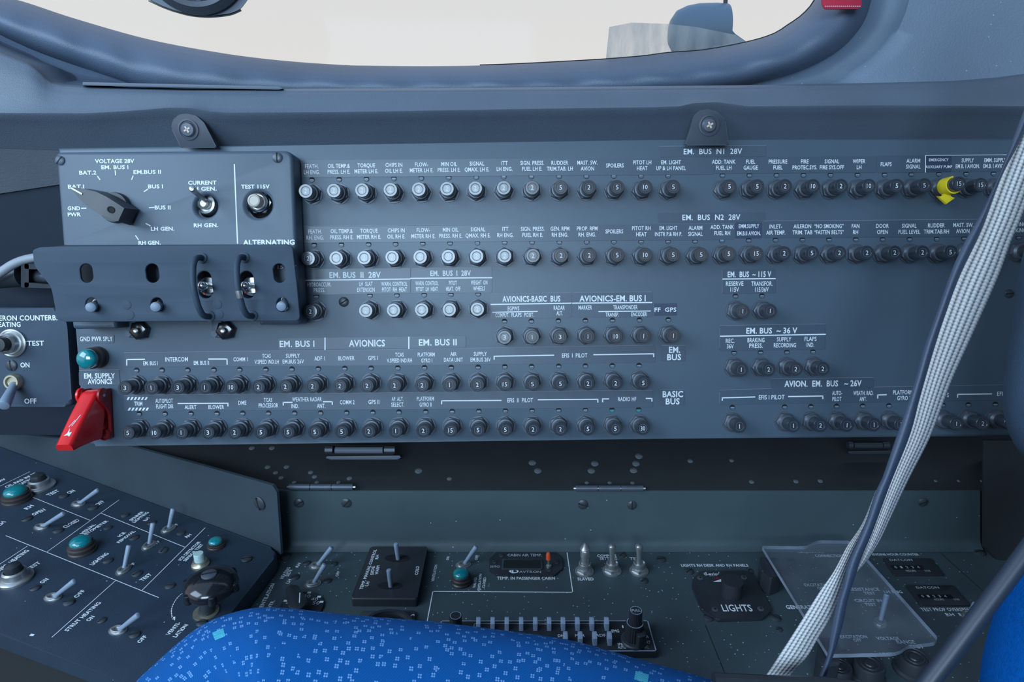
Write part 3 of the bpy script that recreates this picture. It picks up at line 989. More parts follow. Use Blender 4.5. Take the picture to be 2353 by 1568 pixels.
# ---- the other placards
def ph(px, m=None, r=4): return Sheet(placard(px, m=m, r=r))
s = ph(rect(1515, 337, 1760, 361, -.006)); s.t('EM.  BUS  N1  28V', 1638, 348, 134, 12.5); s.done()
s = ph(rect(1512, 489, 1757, 511, -.006)); s.t('EM.  BUS  N2  28V', 1634.5, 499.5, 133, 12.5); s.done()
s = ph([(700, 619), (943, 616), (943, 674), (700, 678)])
s.t('EM. BUS  II  28V', 816, 632, 118, 13, bold=.024); s.l([(702, 644.5), (942, 641.5)], .0007)
s.t('HYDROACCUM.', 733.5, 654, 54, 9.5, bold=.014); s.t('PRESS.', 734, 667, 26, 9.5, bold=.014)
s.t('LH  SLAT', 841, 652.5, 31, 9.5, bold=.014); s.t('EXTENSION', 841, 666, 40, 9.5, bold=.014); s.t('WARN. CONTROL', 906, 652.5, 60, 9.5, bold=.014); s.t('PITOT  RH  HEAT', 906.5, 665.5, 57, 9.5, bold=.014); s.done()
s = ph([(945, 616), (1130, 613), (1130, 673), (945, 674)])
s.t('EM.  BUS  I  28V', 1035.5, 628, 93, 12, bold=.024); s.l([(944, 640), (1130, 638.5)], .0007)
s.t('WARN. CONTROL', 981, 651, 53, 9.5, bold=.014); s.t('PITOT  LH  HEAT', 981, 664.5, 50, 9.5, bold=.014); s.t('PITOT', 1041, 650.5, 18, 9.5, bold=.014); s.t('HEAT.  OFF', 1041.5, 664, 33, 9.5, bold=.014)
s.t('WEIGHT  ON', 1101, 649.5, 38, 9.5, bold=.014); s.t('WHEELS', 1101, 663, 27, 9.5, bold=.014); s.done()
s = ph([(1128, 677), (1313, 673.5), (1313, 730.5), (1128, 733.5)])
s.t('AVIONICS-BASIC  BUS', 1221, 687, 133, 13, bold=.024); s.l([(1128.5, 700), (1312, 697)], .0007); s.t('EGPWS', 1180, 709, 26.5, 9); s.l([(1132, 718), (1234.6, 716)], .0006)
s.t('COMPUT.', 1154, 724.5, 31.5, 9, bold=.014); s.t('FLAPS', 1187, 724, 23, 9, bold=.014); s.t('POSIT.', 1215.7, 723.7, 22, 9, bold=.014); s.t('RADAR', 1285, 707.5, 25.5, 9.5); s.t('ALT.', 1285.6, 720, 14, 9.5); s.done()
s = ph([(1315, 673.5), (1499, 671.5), (1499, 728.5), (1315, 730.5)])
s.t('AVIONICS-EM. BUS I', 1407.5, 686, 152, 13.5, bold=.024); s.l([(1316, 697), (1497.5, 695.5)], .0007); s.t('MARKER', 1344.8, 707, 31, 9.5); s.t('TRANSPONDER', 1437, 706.5, 56, 9.5)
s.l([(1376, 716.3), (1494, 715)], .0006); s.t('TRANSP.', 1406.6, 723, 30.5, 9); s.t('ENCODER', 1468.5, 722.3, 36, 9); s.done()
s = Sheet(placard([(1503, 698), (1555, 697), (1555, 725), (1503, 726)], m=M_placard_dk, r=1)); s.t('FF  GPS', 1529, 712, 50, 9.5, bold=.014); s.done()
s = ph(rect(1519, 795, 1575, 831, -.006)); s.t('EM.', 1550, 804, 26, 13.5, bold=.024); s.t('BUS', 1549, 821, 32, 13.5, bold=.024); s.done()
s = ph(rect(1515, 897, 1573, 932, -.006)); s.t('BASIC', 1546, 906, 47, 13.5, bold=.024); s.t('BUS', 1545.6, 922.6, 32, 13.5, bold=.024); s.done()
s = ph([(640, 778), (1070, 772.5), (1070, 799), (640, 804)])
s.t('EM. BUS I', 682.7, 790.4, 80, 14, bold=.022); s.l([(747, 777.5), (747, 803)], .0008); s.t('AVIONICS', 843.3, 789, 83, 15, bold=.022); s.l([(939.5, 775.5), (939.5, 801)], .0008); s.t('EM. BUS II', 1006, 787, 87, 14, bold=.022); s.done()
s = ph([(285, 811), (900, 804), (1505, 794), (1505, 833.5), (900, 840), (285, 844)])
s.l([(291.5, 839), (291.5, 826.5), (332, 826)], .0007); s.t('EM. BUS I', 346, 835, 33, 9, bold=.014); s.t('INTERCOM', 406, 826, 52, 10); s.t('EM. BUS II', 463, 834, 35, 9, bold=.014); s.l([(480, 825.5), (522, 825.5), (522, 837)], .0007)
for tx, x, y, w, h in (('COMM 1', 553, 826, 33, 9), ('TCAS', 612.5, 818, 19.5, 9), ('V.SPEED IND.LH', 613, 831.6, 55.5, 9), ('SUPPLY', 673, 817.7, 32, 9), ('EM.BUS 26V', 674, 831, 49, 9), ('ADF 1', 734.4, 824, 24, 9.5), ('BLOWER', 796, 823.6, 37.5, 9.5), ('GPS I', 857, 823, 22, 9.5),
                       ('TCAS', 918, 815.5, 19.5, 9), ('V.SPEED IND.RH', 918, 828.7, 57.5, 9), ('PLATFORM', 979.4, 815, 39, 9), ('GYRO I', 980.5, 828.7, 25, 9), ('AIR', 1042, 814, 14.5, 9), ('DATA UNIT', 1042, 827, 43.5, 9), ('SUPPLY', 1103.7, 813.4, 30, 9), ('EM.BUS 26V', 1104.5, 826.5, 46.5, 9), ('EFIS  I  PILOT', 1320.4, 817, 58, 9.5)):
    s.t(tx, x, y, w, h)
s.l([(1135.5, 826), (1135.5, 819), (1272, 816.6)], .0007); s.l([(1364.6, 815.5), (1502, 813.4), (1502, 819.5)], .0007); s.done()
s = ph([(285, 909), (900, 903), (1500, 897.5), (1500, 936.5), (900, 941), (285, 945)])
for y, x0 in ((916, 291), (940.6, 293.5)):
    for k in range(6):
        a = x0 + k * 8.2
        q = [PANEL.hit(u, v, PT) + PANEL.n * .00012 for u, v in ((a, y + 3.4), (a + 4.4, y + 3.4), (a + 8, y - 3.4), (a + 3.6, y - 3.4))]
        s.bm.faces.new([s.bm.verts.new(p) for p in q])
for tx, x, y, w, h in (('TRIM', 318, 928, 18.5, 9.5), ('AUTOPILOT', 377.3, 921.4, 40, 9.5), ('FLIGHT DIR', 378.7, 934, 39.5, 9.5), ('ALERT', 438, 936, 27, 9), ('BLOWER', 497, 935.6, 36, 9), ('DME', 557, 926, 18.5, 9.5), ('TCAS', 616, 919.5, 19, 9), ('PROCESSOR', 617, 932, 45, 9.5),
                       ('WEATHER RADAR', 705.5, 918, 68, 9.5), ('IND.', 678, 933.4, 17, 9.5), ('ANT.', 738, 933, 19, 9.5), ('COMM 2', 798, 924.6, 33.5, 9.5), ('GPS II', 859, 924, 25, 9.5), ('AP. ALT.', 913.5, 917, 27, 9.5), ('SELECT.', 914, 930, 29.5, 9.5), ('PLATFORM', 977.5, 916.5, 39, 9.5), ('GYRO II', 978, 930, 27.5, 9.5),
                       ('EFIS  II  PILOT', 1195.3, 920, 59, 9.5), ('RADIO HF', 1441, 917.3, 42, 9.5)):
    s.t(tx, x, y, w, h)
for q in ([(409.5, 927.5), (524, 927), (524, 933)], [(651, 931), (651, 925), (671, 925)], [(743.5, 923.5), (763.6, 923.5), (763.6, 929.4)], [(1014.8, 928), (1014.8, 921.4), (1151, 920.6)],
          [(1237, 919), (1373.7, 918), (1373.7, 924)], [(1384.7, 923.4), (1384.7, 917), (1398, 917)], [(1485, 916), (1498, 916), (1498, 922)]):
    s.l(q, .0007)
s.done()
s = ph([(1659, 620), (1782, 618.5), (1782, 674), (1659, 675.5)])
s.t('EM.  BUS  ~ 115 V', 1722, 630.5, 100, 12.5, bold=.024); s.l([(1661, 641.6), (1781, 640.6)], .0007)
s.t('RESERVE', 1688, 652, 40, 10); s.t('115V', 1688, 665.6, 19.5, 10); s.t('TRANSFOR.', 1750.7, 652, 48.5, 10); s.t('115/36V', 1750.4, 665.6, 31, 10); s.done()
s = ph([(1653, 750), (1896, 745.5), (1896, 803), (1653, 807)])
s.t('EM. BUS  ~ 36 V', 1773.4, 760, 117, 13, bold=.024); s.l([(1655, 773), (1896, 768.6)], .0007)
for tx, x, y, w in (('REC.', 1677.8, 783.4, 20), ('36V', 1677.8, 796, 15.5), ('BRAKING', 1737, 781.8, 39), ('PRESS.', 1737, 794.6, 31), ('SUPPLY', 1801.6, 780, 33), ('RECORDING', 1803.5, 793.6, 51), ('FLAPS', 1862.4, 779, 27.5), ('IND.', 1862, 792.6, 17)):
    s.t(tx, x, y, w, 9.8)
s.done()
s = ph(rect(1772, 872, 2007, 893, -.010)); s.t('AVION.  EM.  BUS   ~ 26V', 1891, 881.6, 177, 13.5, bold=.024); s.done()
s = ph([(1653, 898), (2400, 884), (2400, 918), (1653, 931)])
for q in ([(1659.5, 920), (1659.5, 914.7), (1734, 912.6)], [(1812, 911.7), (1890.6, 910.4), (1890.6, 916)], [(2016.6, 915), (2016.6, 908), (2036, 907.5)], [(2200, 913), (2200, 906.5), (2278, 905.6)]):
    s.l(q, .0007)
for tx, x, y, w, h in (('EFIS I PILOT', 1773, 913, 59, 10), ('AUTO-', 1923.5, 903.4, 23, 9.5), ('PILOT', 1923, 917, 21, 9.5), ('WEATH. RAD.', 1983.7, 903.4, 46, 9.5), ('ANT.', 1983, 917, 16, 9.5), ('PLATFORM', 2075, 902, 46, 9.5), ('GYRO I', 2076, 915, 29, 9.5), ('EGPWS', 2165, 908, 30, 9.5), ('EFIS II PILOT', 2322, 905, 62, 9.5)):
    s.t(tx, x, y, w, h)
s.done()
s = ph([(182, 768), (262, 768), (262, 789), (182, 789)]); s.t('GND PWR SPLY', 221.5, 779, 75, 10.5); s.done()
s = ph([(181, 853), (274, 851), (276, 885), (182, 887)]); s.t('EM. SUPPLY', 229, 864, 71, 11.5, bold=.024); s.t('AVIONICS', 230, 877, 56, 11, bold=.024); s.done()
screw_part(PANEL, 790, 694, 11.5, panel, .55)
screw_part(PANEL, 2318, 675, 10, panel, .1)
# pale film edges of some placards
for q in ([(1515, 336.5), (1760, 335)], [(1655, 748.5), (1895, 744.5)], [(1654, 755), (1654, 800)], [(1659.5, 622), (1659.5, 673)], [(1653.5, 902), (1653.5, 928)], [(1655, 897), (1772, 893)], [(2008, 890), (2312, 884.5)], [(1772, 870.5), (2007, 868)],
          [(286, 810.5), (900, 803.5), (1500, 793.5)], [(286, 908.5), (900, 902.5), (1498, 897)], [(1129, 676), (1310, 673)], [(1318, 672.8), (1497, 671)], [(1520, 794.5), (1574, 794)], [(1516, 896.5), (1572, 896)], [(694, 520), (1120, 516.5)], [(182, 851.5), (274, 850)]):
    bm = bmesh.new(); line(bm, PANEL, q, .00022, .0004)
    obj('placard_edge', bm, M_edge, panel, world=True, smooth=0)

# yellow clip on the pulled breaker
M = PANEL.frame(2155.5, 433.5)
y = thing('breaker_clip', 'yellow plastic lock-out clip round the neck of the pulled circuit breaker', 'clip', M)
bm = bmesh.new()
N = 28
for r0, r1 in ((.0044, .0053),):
    ring = []
    for k in range(N + 1):
        a = radians(100) + radians(300) * k / N
        ring.append((cos(a), sin(a)))
    prism2(bm, [(x * r1, yy * r1) for x, yy in ring] + [(x * r0, yy * r0) for x, yy in reversed(ring)], .0072, .0155)
obj('sleeve', bm, M_yellow, y)
bm = bmesh.new()
prism2(bm, [(-.0022, -.005), (.0022, -.005), (.0024, -.0064), (.0056, -.0062), (.0006, -.0108), (-.0056, -.0068), (-.0024, -.0066)], .0085, .0105, Matrix.Rotation(radians(-8), 4, 'Z'), .0003)
obj('arrow_tab', bm, M_yellow, y)


# ================================================================== SHARED CONTROLS
def mesh_of(name, bm, m, smooth=35):
    o = obj(name, bm, m, smooth=smooth); me = o.data; bpy.data.objects.remove(o); return me


def mk_bush(r=.0030, m=None):
    bm = bmesh.new(); lathe(bm, [(r * 1.25, 0), (r * 1.25, .0008), (r, .0010), (r, .0022), (r * .8, .0026), (r * .55, .0024), (r * .5, .0012), (0, .0012)], 24)
    return mesh_of('bushing', bm, m or M_steel)


BUSH = mk_bush()


def lever(parent, M, tip, r0=.0012, r1=.00165, m=None, start=.0015, name='lever', rod=True):
    """tapered round-ended lever from the local origin to tip (world point)"""
    q = M.inverted() @ Vector(tip)
    d = q.normalized(); a = d * start
    L = (q - a).length
    pts, rr = [], []
    for t, k in ((0, r0), (.3, r0 + (r1 - r0) * .3), (.7, r0 + (r1 - r0) * .8), (.95, r1), (.98, r1 * .9), (.995, r1 * .68), (1.0, r1 * .25)):
        pts.append(a + d * L * t); rr.append(k)
    bm = bmesh.new(); tube(bm, pts, rr, 14)
    return obj(name, bm, m or M_lever, parent)


def toggle(pl, base, tip, label, h=.013, h0=0.0, oval=True, group=None, m=None, cat='toggle switch', r1=.00165):
    M = pl.frame(*base, h0)
    t = thing('toggle_switch', label, cat, M, group)
    tp = pl.hit(*tip, h0 + h)
    if oval:
        d = (M.inverted() @ tp); ang = atan2(d.y, d.x)
        o = child('bushing', BUSH, t, Matrix.Rotation(ang, 4, 'Z') @ Matrix.Diagonal((1.4, 1, .7, 1)))
    else: child('bushing', BUSH, t)
    lever(t, M, tp, m=m, r1=r1)
    return t


def lamp(pl, base, r_px, label, hl=.010, h0=0.0, rl=None, group='green lamps'):
    M = pl.frame(*base, h0)
    r = r_px * pl.mpp(*base)
    t = thing('indicator_lamp', label, 'indicator lamp', M, group)
    bm = bmesh.new()
    lathe(bm, [(r, 0), (r, .001), (r * .92, .0016), (r * .92, hl * .35), (r * .98, hl * .40), (r * .98, hl * .48), (r * .86, hl * .55), (r * .86, hl * .72), (r * .80, hl * .76), (r * .7, hl * .76)], 32)
    obj('collar', bm, M_brown, t)
    bm = bmesh.new(); rl = rl or r * .76
    lathe(bm, [(rl, hl * .70), (rl, hl * .84)] + [(rl * cos(a), hl * .84 + rl * .48 * sin(a)) for a in (.25, .5, .75, 1.0, 1.25, 1.45)] + [(0, hl * .84 + rl * .48)], 32)
    obj('lens', bm, M_green, t)
    return t


# ================================================================== VOLTAGE BOX
HB = .0165
def loc(pl, px, h):
    F = pl.frame(*px, 0); return F


def curve_plate(pl, org, outline, holes, h0, h1, bevel=.0006):
    """flat plate with real openings; outline and holes in picture pixels at its front face; returns bmesh in world space"""
    F = pl.frame(*org, h1); Fi = F.inverted()
    c = bpy.data.curves.new('plate', 'CURVE'); c.dimensions = '2D'; c.fill_mode = 'BOTH'
    th = h1 - h0
    c.extrude = max(1e-5, th / 2 - bevel); c.bevel_depth = bevel; c.bevel_resolution = 2; c.offset = -bevel
    for P in [outline] + holes:
        q = [Fi @ pl.hit(u, v, h1) for u, v in P]
        s_ = c.splines.new('POLY'); s_.points.add(len(q) - 1); s_.use_cyclic_u = True
        for i, p in enumerate(q): s_.points[i].co = (p.x, p.y, 0, 1)
    o = bpy.data.objects.new('plate', c)
    me = bpy.data.meshes.new_from_object(o)
    bm = bmesh.new(); bm.from_mesh(me)
    bpy.data.objects.remove(o); bpy.data.curves.remove(c); bpy.data.meshes.remove(me)
    bmesh.ops.remove_doubles(bm, verts=bm.verts, dist=1e-7)
    bm.transform(F @ T(0, 0, -th / 2))
    return bm


def circ(u, v, r, n=28, ry=None, rot=0):
    ry = ry or r
    return [(u + r * cos(2 * pi * k / n) * cos(rot) - ry * sin(2 * pi * k / n) * sin(rot), v + r * cos(2 * pi * k / n) * sin(rot) + ry * sin(2 * pi * k / n) * cos(rot)) for k in range(n)]


def slot_px(x0, y0, x1, y1, lean=0):
    """upright oval slot"""
    r = (x1 - x0) / 2; cx = (x0 + x1) / 2
    top = [(cx - lean + r * cos(a), y0 + r - r * sin(a)) for a in [pi * k / 10 for k in range(11)]]
    bot = [(cx + lean - r * cos(a), y1 - r + r * sin(a)) for a in [pi * k / 10 for k in range(11)]]
    return top + bot


vb = thing('voltage_box', 'raised blue-grey switch box lettered VOLTAGE 28V at the front of the breaker panel', 'switch box', PANEL.frame(410, 550))
outl = fillet([(127, 349), (400, 347), (672, 346), (681, 560), (692, 747), (596, 747), (594, 735), (266, 740), (266, 755), (166, 757), (143, 560)], [10, 1, 22, 1, 14, 3, 3, 3, 3, 8, 1], 6)
bm = curve_plate(PANEL, (410, 550), outl, [circ(473, 474, 25.5), circ(594, 470.5, 30.5)], .0004, HB, .0022)
obj('box_face', bm, M_box, vb, world=True)
bm = bmesh.new()
text_ = Sheet(vb, PANEL, HB)
for tx, x, y, w, h in (('VOLTAGE 28V', 263.7, 370.5, 87, 9), ('EM. BUS I', 264, 384.5, 60, 8.5), ('BAT.2', 202, 397, 38, 8.5), ('EM.BUS II', 338.6, 395.4, 61, 8.5), ('BAT.I', 175, 429, 36, 8.5), ('BUS I', 357.6, 428.6, 33, 8.5), ('GND', 170, 479, 28, 8.5), ('PWR', 171, 493, 29, 8.5),
                       ('BUS II', 374, 477, 35, 8.5), ('LH GEN.', 374, 526, 52, 8.5), ('RH GEN.', 344, 558, 49, 8.5), ('CURRENT', 465, 420, 63, 8.5), ('LH GEN.', 468, 434, 58, 8.5), ('RH GEN.', 473.5, 518, 54, 8.5), ('TEST 115V', 587, 429, 63, 8.5), ('ALTERNATING', 618, 557, 114, 11), ('115', 640, 614, 22, 8), ('V', 677.5, 614, 7, 8), ('OFF', 655, 710, 22, 9), ('OFF', 365, 710, 22, 9)):
    text_.t(tx, x, y, w, h, bold=.03)
for q in ([(224.7, 405.7), (229.7, 412.7)], [(265, 393), (265.8, 402)], [(306, 405), (303, 412.5)], [(339.4, 435.3), (331.8, 440.3)], [(188, 479), (197.7, 478.7)], [(343.5, 477.6), (353.8, 477)], [(336, 514), (345, 519)], [(312, 542), (318, 550.6)]):
    text_.l(q, .0006)
text_.l([(538.7, 378.7), (546, 559)], .0007)
text_.done()
screw_part(PANEL, 138, 369, 10.5, vb, .9, HB, m=M_box)
screw_part(PANEL, 637.5, 362.5, 11.5, vb, 1.6, HB, m=M_nut)
bm = bmesh.new(); prism(bm, [PANEL.hit(u, v, .0) for u, v in circ(473, 474, 29)], [PANEL.hit(u, v, .0008) for u, v in circ(473, 474, 29)])
prism(bm, [PANEL.hit(u, v, .0) for u, v in circ(594, 470.5, 34)], [PANEL.hit(u, v, .0008) for u, v in circ(594, 470.5, 34)])
bm.free()

# pointer knob of the voltage selector
M = PANEL.frame(268, 478, HB)
pt = M.inverted() @ PANEL.hit(192, 440, HB)
ang = atan2(pt.y, pt.x)
M = PANEL.frame(268, 478, HB, ang)
kn = thing('selector_knob', 'black pointer knob turned to BAT.1 with a white line at its tip', 'knob', M)
KS = Matrix.Diagonal((.86, .74, .92, 1))
bm = bmesh.new(); lathe(bm, [(.009, 0), (.009, .002), (.0085, .004)], 32); obj('skirt', bm, M_black, kn)
def boat(z, s=1.0, tipx=.0265, back=-.0150, wd=.0088):
    P = []
    for k in range(17):
        t = -1 + 2 * k / 16
        P.append(t)
    return P
bm = bmesh.new()
lo = [(.0275, .0007), (.018, .0052), (.008, .0085), (-.001, .0092), (-.010, .0080), (-.0152, .0070), (-.0152, -.0070), (-.010, -.0080), (-.001, -.0092), (.008, -.0085), (.018, -.0052), (.0275, -.0007)]
hi = [.0105, .0125, .0150, .0170, .0172, .0172, .0172, .0172, .0170, .0150, .0125, .0105]
a = [bm.verts.new((x, y, .003)) for x, y in lo]
b2 = [bm.verts.new((x * .97, y * .80, z)) for (x, y), z in zip(lo, hi)]
bm.faces.new(list(reversed(a)))
nn = len(lo)
for i in range(nn):
    j = (i + 1) % nn; bm.faces.new((a[i], a[j], b2[j], b2[i]))
for i in range(nn // 2 - 1):
    bm.faces.new((b2[i], b2[i + 1], b2[nn - 2 - i], b2[nn - 1 - i]))
bm.transform(KS); obj('pointer', bm, M_black, kn, smooth=20)
bm = bmesh.new()
z0 = .0126
q = [(.0262, -.0006, .01085), (.0262, .0006, .01085), (.0165, .0006, .01325), (.0165, -.0006, .01325)]
bm.faces.new([bm.verts.new(p) for p in q])
bm.transform(KS); obj('pointer_line', bm, M_white, kn)
bm = bmesh.new(); lathe(bm, [(.0026, .0170), (.0026, .0176), (.0019, .0177), (.0018, .0174), (0, .0174)], 20, T(-.0075, 0, 0)); bm.transform(KS); obj('set_screw', bm, M_hole, kn)

# current toggle and test button in their openings
def ringnut(pl, c, r_px, m, h):
    M = pl.frame(*c, 0); r = r_px * pl.mpp(*c)
    return M, r
M = PANEL.frame(484, 472, .002); M2 = M
t = thing('toggle_switch', 'bare metal toggle switch in a round opening below CURRENT', 'toggle switch', M, None)
mp = PANEL.mpp(480, 474)
bm = bmesh.new(); lathe(bm, [(.0085, 0), (.0085, .0006)], 28); obj('backing', bm, M_hole, t)
bm = bmesh.new(); lathe(bm, [(.0066, .0006), (.0066, .0075), (.0060, .0085), (.0048, .0088), (.0045, .0070), (.0035, .0070), (.0035, .0115), (.0025, .0120), (.0020, .0100), (0, .0100)], 28); obj('bushing', bm, M_steel, t)
lever(t, M, PANEL.hit(440, 433, .040), .0011, .0019, M_steel, .010)
M = PANEL.frame(607, 469.5, .002)
t = thing('push_button', 'cream push button in a metal ring below TEST 115V', 'push button', M)
bm = bmesh.new(); lathe(bm, [(.0095, 0), (.0095, .0006)], 28); obj('backing', bm, M_hole, t)
bm = bmesh.new(); prism2(bm, [(.0074 * cos(k * pi / 3), .0074 * sin(k * pi / 3)) for k in range(6)], .0006, .0085, None, .0004); lathe(bm, [(.0064, .0085), (.0062, .0115), (.0050, .0125), (.0044, .0110)], 28); obj('ring', bm, M_chrome, t)
bm = bmesh.new(); lathe(bm, [(.0040, .008), (.0040, .0165), (.0036, .0175), (.0028, .0178), (.0026, .0175), (0, .0175)], 28); obj('button', bm, M_cream, t)

# cover plate in front of the lower half of the box
HC = .031
cover = thing('switch_cover', 'grey cover plate with oval slots and two D handles over the lower switches', 'cover plate', PANEL.frame(410, 650, HC))
outl = fillet([(74, 574), (92, 568), (140, 566), (655, 562), (672, 566), (682, 650), (690, 738), (150, 740), (131, 733), (117, 660), (78, 612)], [8, 4, 1, 1, 14, 1, 14, 1, 16, 14, 12], 6)
holes = [slot_px(184, 606, 213, 650, 1), slot_px(335, 606, 365, 650, 1), slot_px(628, 606, 656, 650, 1),
         slot_px(455, 623, 487, 686, 2), slot_px(552, 623, 584, 686, 2), slot_px(196, 684, 224, 717, 0), slot_px(346, 684, 374, 717, 0), slot_px(635, 684, 662, 717, 0)]
bm = curve_plate(PANEL, (410, 650), outl, holes, HC - .0018, HC, .0005)
obj('cover_plate', bm, M_cover, cover, world=True)
bm = bmesh.new()   # bent upper lip running back to the box
a = [PANEL.hit(u, v, HC - .001) for u, v in ((128, 566.5), (660, 562.5))]
c_ = [PANEL.hit(u, v, HB + .0003) for u, v in ((146, 563.5), (660, 561.5))]
d_ = [p - PANEL.y * .0013 for p in c_]; e_ = [p - PANEL.y * .0013 for p in a]
prism(bm, [a[0], a[1], e_[1], e_[0]], [c_[0], c_[1], d_[1], d_[0]])
obj('upper_lip', bm, M_cover, cover, world=True)
for (x0, y0), (x1, y1) in (((464, 593), (482, 727)), ((561, 592), (580, 726))):
    A, B_ = PANEL.hit(x0, y0, HC), PANEL.hit(x1, y1, HC)
    d = B_ - A; n_ = PANEL.n; hh = .0125
    pts = [A - n_ * .001, A + n_ * .004, A + d * .03 + n_ * .0085, A + d * .10 + n_ * .0112, A + d * .22 + n_ * (hh + .001), A + d * .5 + n_ * (hh + .003), A + d * .78 + n_ * (hh + .001), A + d * .90 + n_ * .0112, A + d * .97 + n_ * .0085, B_ + n_ * .004, B_ - n_ * .001]
    sm = curve_px(pts, 40)
    bm = bmesh.new(); tube(bm, sm, .00175, 12)
    hd = obj('handle', bm, M_cover, cover, world=True)
    for p in (A, B_):
        bm = bmesh.new(); F = Matrix.Translation(p) @ PANEL.frame(x0, y0).to_3x3().to_4x4(); lathe(bm, [(.0031, 0), (.0031, .0007), (.0025, .0010)], 20, F)
        obj('foot', bm, M_cover, hd, world=True)
bm = bmesh.new()
tube(bm, sm[21:25], .00185, 12); obj('bare_patch', bm, M_steel, hd, world=True)
for u, v in ((291, 701), (298, 724), (499, 700), (503, 723)):
    bm = bmesh.new(); lathe(bm, [(.0026, 0), (.0026, .00022), (.0022, .0003), (0, .0003)], 20, PANEL.frame(u, v, HC)); obj('rivet', bm, M_cover, cover, world=True)

# switches behind the cover
for (u, v), (tu, tv), w in (((227, 700), (208, 707), 'slot nearest GND PWR SPLY lamp'), ((375, 699), (357, 706), 'lower middle slot of the cover plate'), ((661, 692), (646, 705), 'lower slot nearest the breaker rows')):
    M = PANEL.frame(u, v, HB)
    t = thing('toggle_switch', 'short grey toggle tip poking out of the ' + w, 'toggle switch', M)
    child('bushing', BUSH, t); lever(t, M, PANEL.hit(tu, tv, HC + .006), .0020, .0029)
for c_, w in (((489, 656), 'left'), ((587, 656), 'right')):
    M = PANEL.frame(*c_, HB)
    t = thing('toggle_switch', 'ball-tipped metal toggle switch guarded by the ' + w + ' D handle', 'toggle switch', M)
    bm = bmesh.new(); lathe(bm, [(.0075, 0), (.0075, .002), (.0062, .0022), (.0062, .006), (.005, .007), (.0045, .005), (0, .005)], 28); obj('bushing', bm, M_chrome, t)
    q = M.inverted() @ PANEL.hit(c_[0] - 24, c_[1] + 1, HC + .010)
    bm = bmesh.new(); tube(bm, [q * .2, q * .9], [.0020, .0015], 12); obj('lever', bm, M_steel, t)
    bm = bmesh.new(); lathe(bm, [(0, -.0027)] + [(.0027 * cos(a), .0027 * sin(a)) for a in [-1.2, -.8, -.4, 0, .4, .8, 1.2]] + [(0, .0027)], 20, T(*q)); obj('ball_tip', bm, M_chrome, t)

# hold-down clips under the cover
for (u, v), w in (((312, 760), 'above INTERCOM'), ((509, 760), 'above EM. BUS I heading')):
    M = PANEL.frame(u, v)
    t = thing('hold_down_clip', 'black turn clip under the cover plate, ' + w, 'clip', M)
    mp = PANEL.mpp(u, v)
    bm = bmesh.new(); prism2(bm, fillet([(-20 * mp, 22 * mp), (6 * mp, 22 * mp), (5 * mp, -10 * mp), (-8 * mp, -17 * mp), (-20 * mp, -13 * mp)], 5 * mp), 0, .0022, None, .0005); obj('tab', bm, M_box, t)
    bm = bmesh.new(); lathe(bm, [(.0019, .0022), (.0019, .0028), (0, .0028)], 18, T(-13 * mp, -7 * mp, 0)); obj('rivet', bm, M_box, t)
    bm = bmesh.new(); prism2(bm, [(13 * mp + .0062 * cos(k * pi / 3 + .2), 1 * mp + .0062 * sin(k * pi / 3 + .2)) for k in range(6)], 0, .0045, None, .0018, 3); nb = obj('nut', bm, M_gloss, t)
    bm = bmesh.new(); lathe(bm, [(.0016, .0045), (.0016, .0075), (.0010, .0078), (0, .0076)], 14, T(14 * mp, 1 * mp, 0)); obj('stud', bm, M_steel, nb)

# ground power lamp and the red guarded switch
lamp(PANEL, (226, 821), 25, 'green lamp under GND PWR SPLY', .0145, rl=.0060)
M = PANEL.frame(240, 950)
g = thing('guarded_switch', 'red hinged switch guard with a torn white mark under EM. SUPPLY AVIONICS', 'guarded switch', M)
bm = bmesh.new()
prism2(bm, fillet([(-.0085, .0155), (.0055, .0160), (.0055, -.0155), (-.0085, -.0155)], .003), 0, .0014, None, .0004)
for x0, x1 in ((-.0085, -.0068), (.0038, .0055)):
    P = [(y_, z_) for y_, z_ in fillet([(.0160, 0), (.0165, .0105), (.0090, .0115), (.0040, .0060), (.0005, .0030), (-.0150, .0030), (-.0155, 0)], .002)]
    prism(bm, [Vector((x0, y_, z_)) for y_, z_ in P], [Vector((x1, y_, z_)) for y_, z_ in P])
lathe(bm, [(.0036, 0), (.0036, .0052), (.0028, .0060), (.0022, .0048), (0, .0048)], 24, T(.002, -.0128, 0))
obj('guard_base', bm, M_reddk, g)
prof_top = curve_px([(.0160, .0080), (.0150, .0128), (.0105, .0175), (.0040, .0245), (-.0040, .0325), (-.0098, .0380), (-.0112, .0395)], 22)
prof_bot = curve_px([(.0050, .0062), (-.0010, .0068), (-.0075, .0085), (-.0135, .0105), (-.0138, .0180), (-.0142, .0290), (-.0150, .0372)], 22)
bm = bmesh.new()
rows = []
for i in range(22):
    t_ = i / 21
    hw = .0052 - .0006 * t_
    xc = -.0013
    a_, b_ = prof_top[i], prof_bot[i]
    rr_ = .0011
    dd = Vector((b_[0] - a_[0], b_[1] - a_[1])); L_ = dd.length; dd = dd / L_
    rows.append([Vector((xc - hw, b_[0], b_[1])), Vector((xc - hw, a_[0] + dd.x * rr_ * 2, a_[1] + dd.y * rr_ * 2)), Vector((xc - hw + rr_ * .4, a_[0] + dd.x * rr_ * .6, a_[1] + dd.y * rr_ * .6)), Vector((xc - hw + rr_ * 1.6, a_[0], a_[1])),
                 Vector((xc + hw - rr_ * 1.6, a_[0], a_[1])), Vector((xc + hw - rr_ * .4, a_[0] + dd.x * rr_ * .6, a_[1] + dd.y * rr_ * .6)), Vector((xc + hw, a_[0] + dd.x * rr_ * 2, a_[1] + dd.y * rr_ * 2)), Vector((xc + hw, b_[0], b_[1]))])
vs = [[bm.verts.new(p) for p in r] for r in rows]
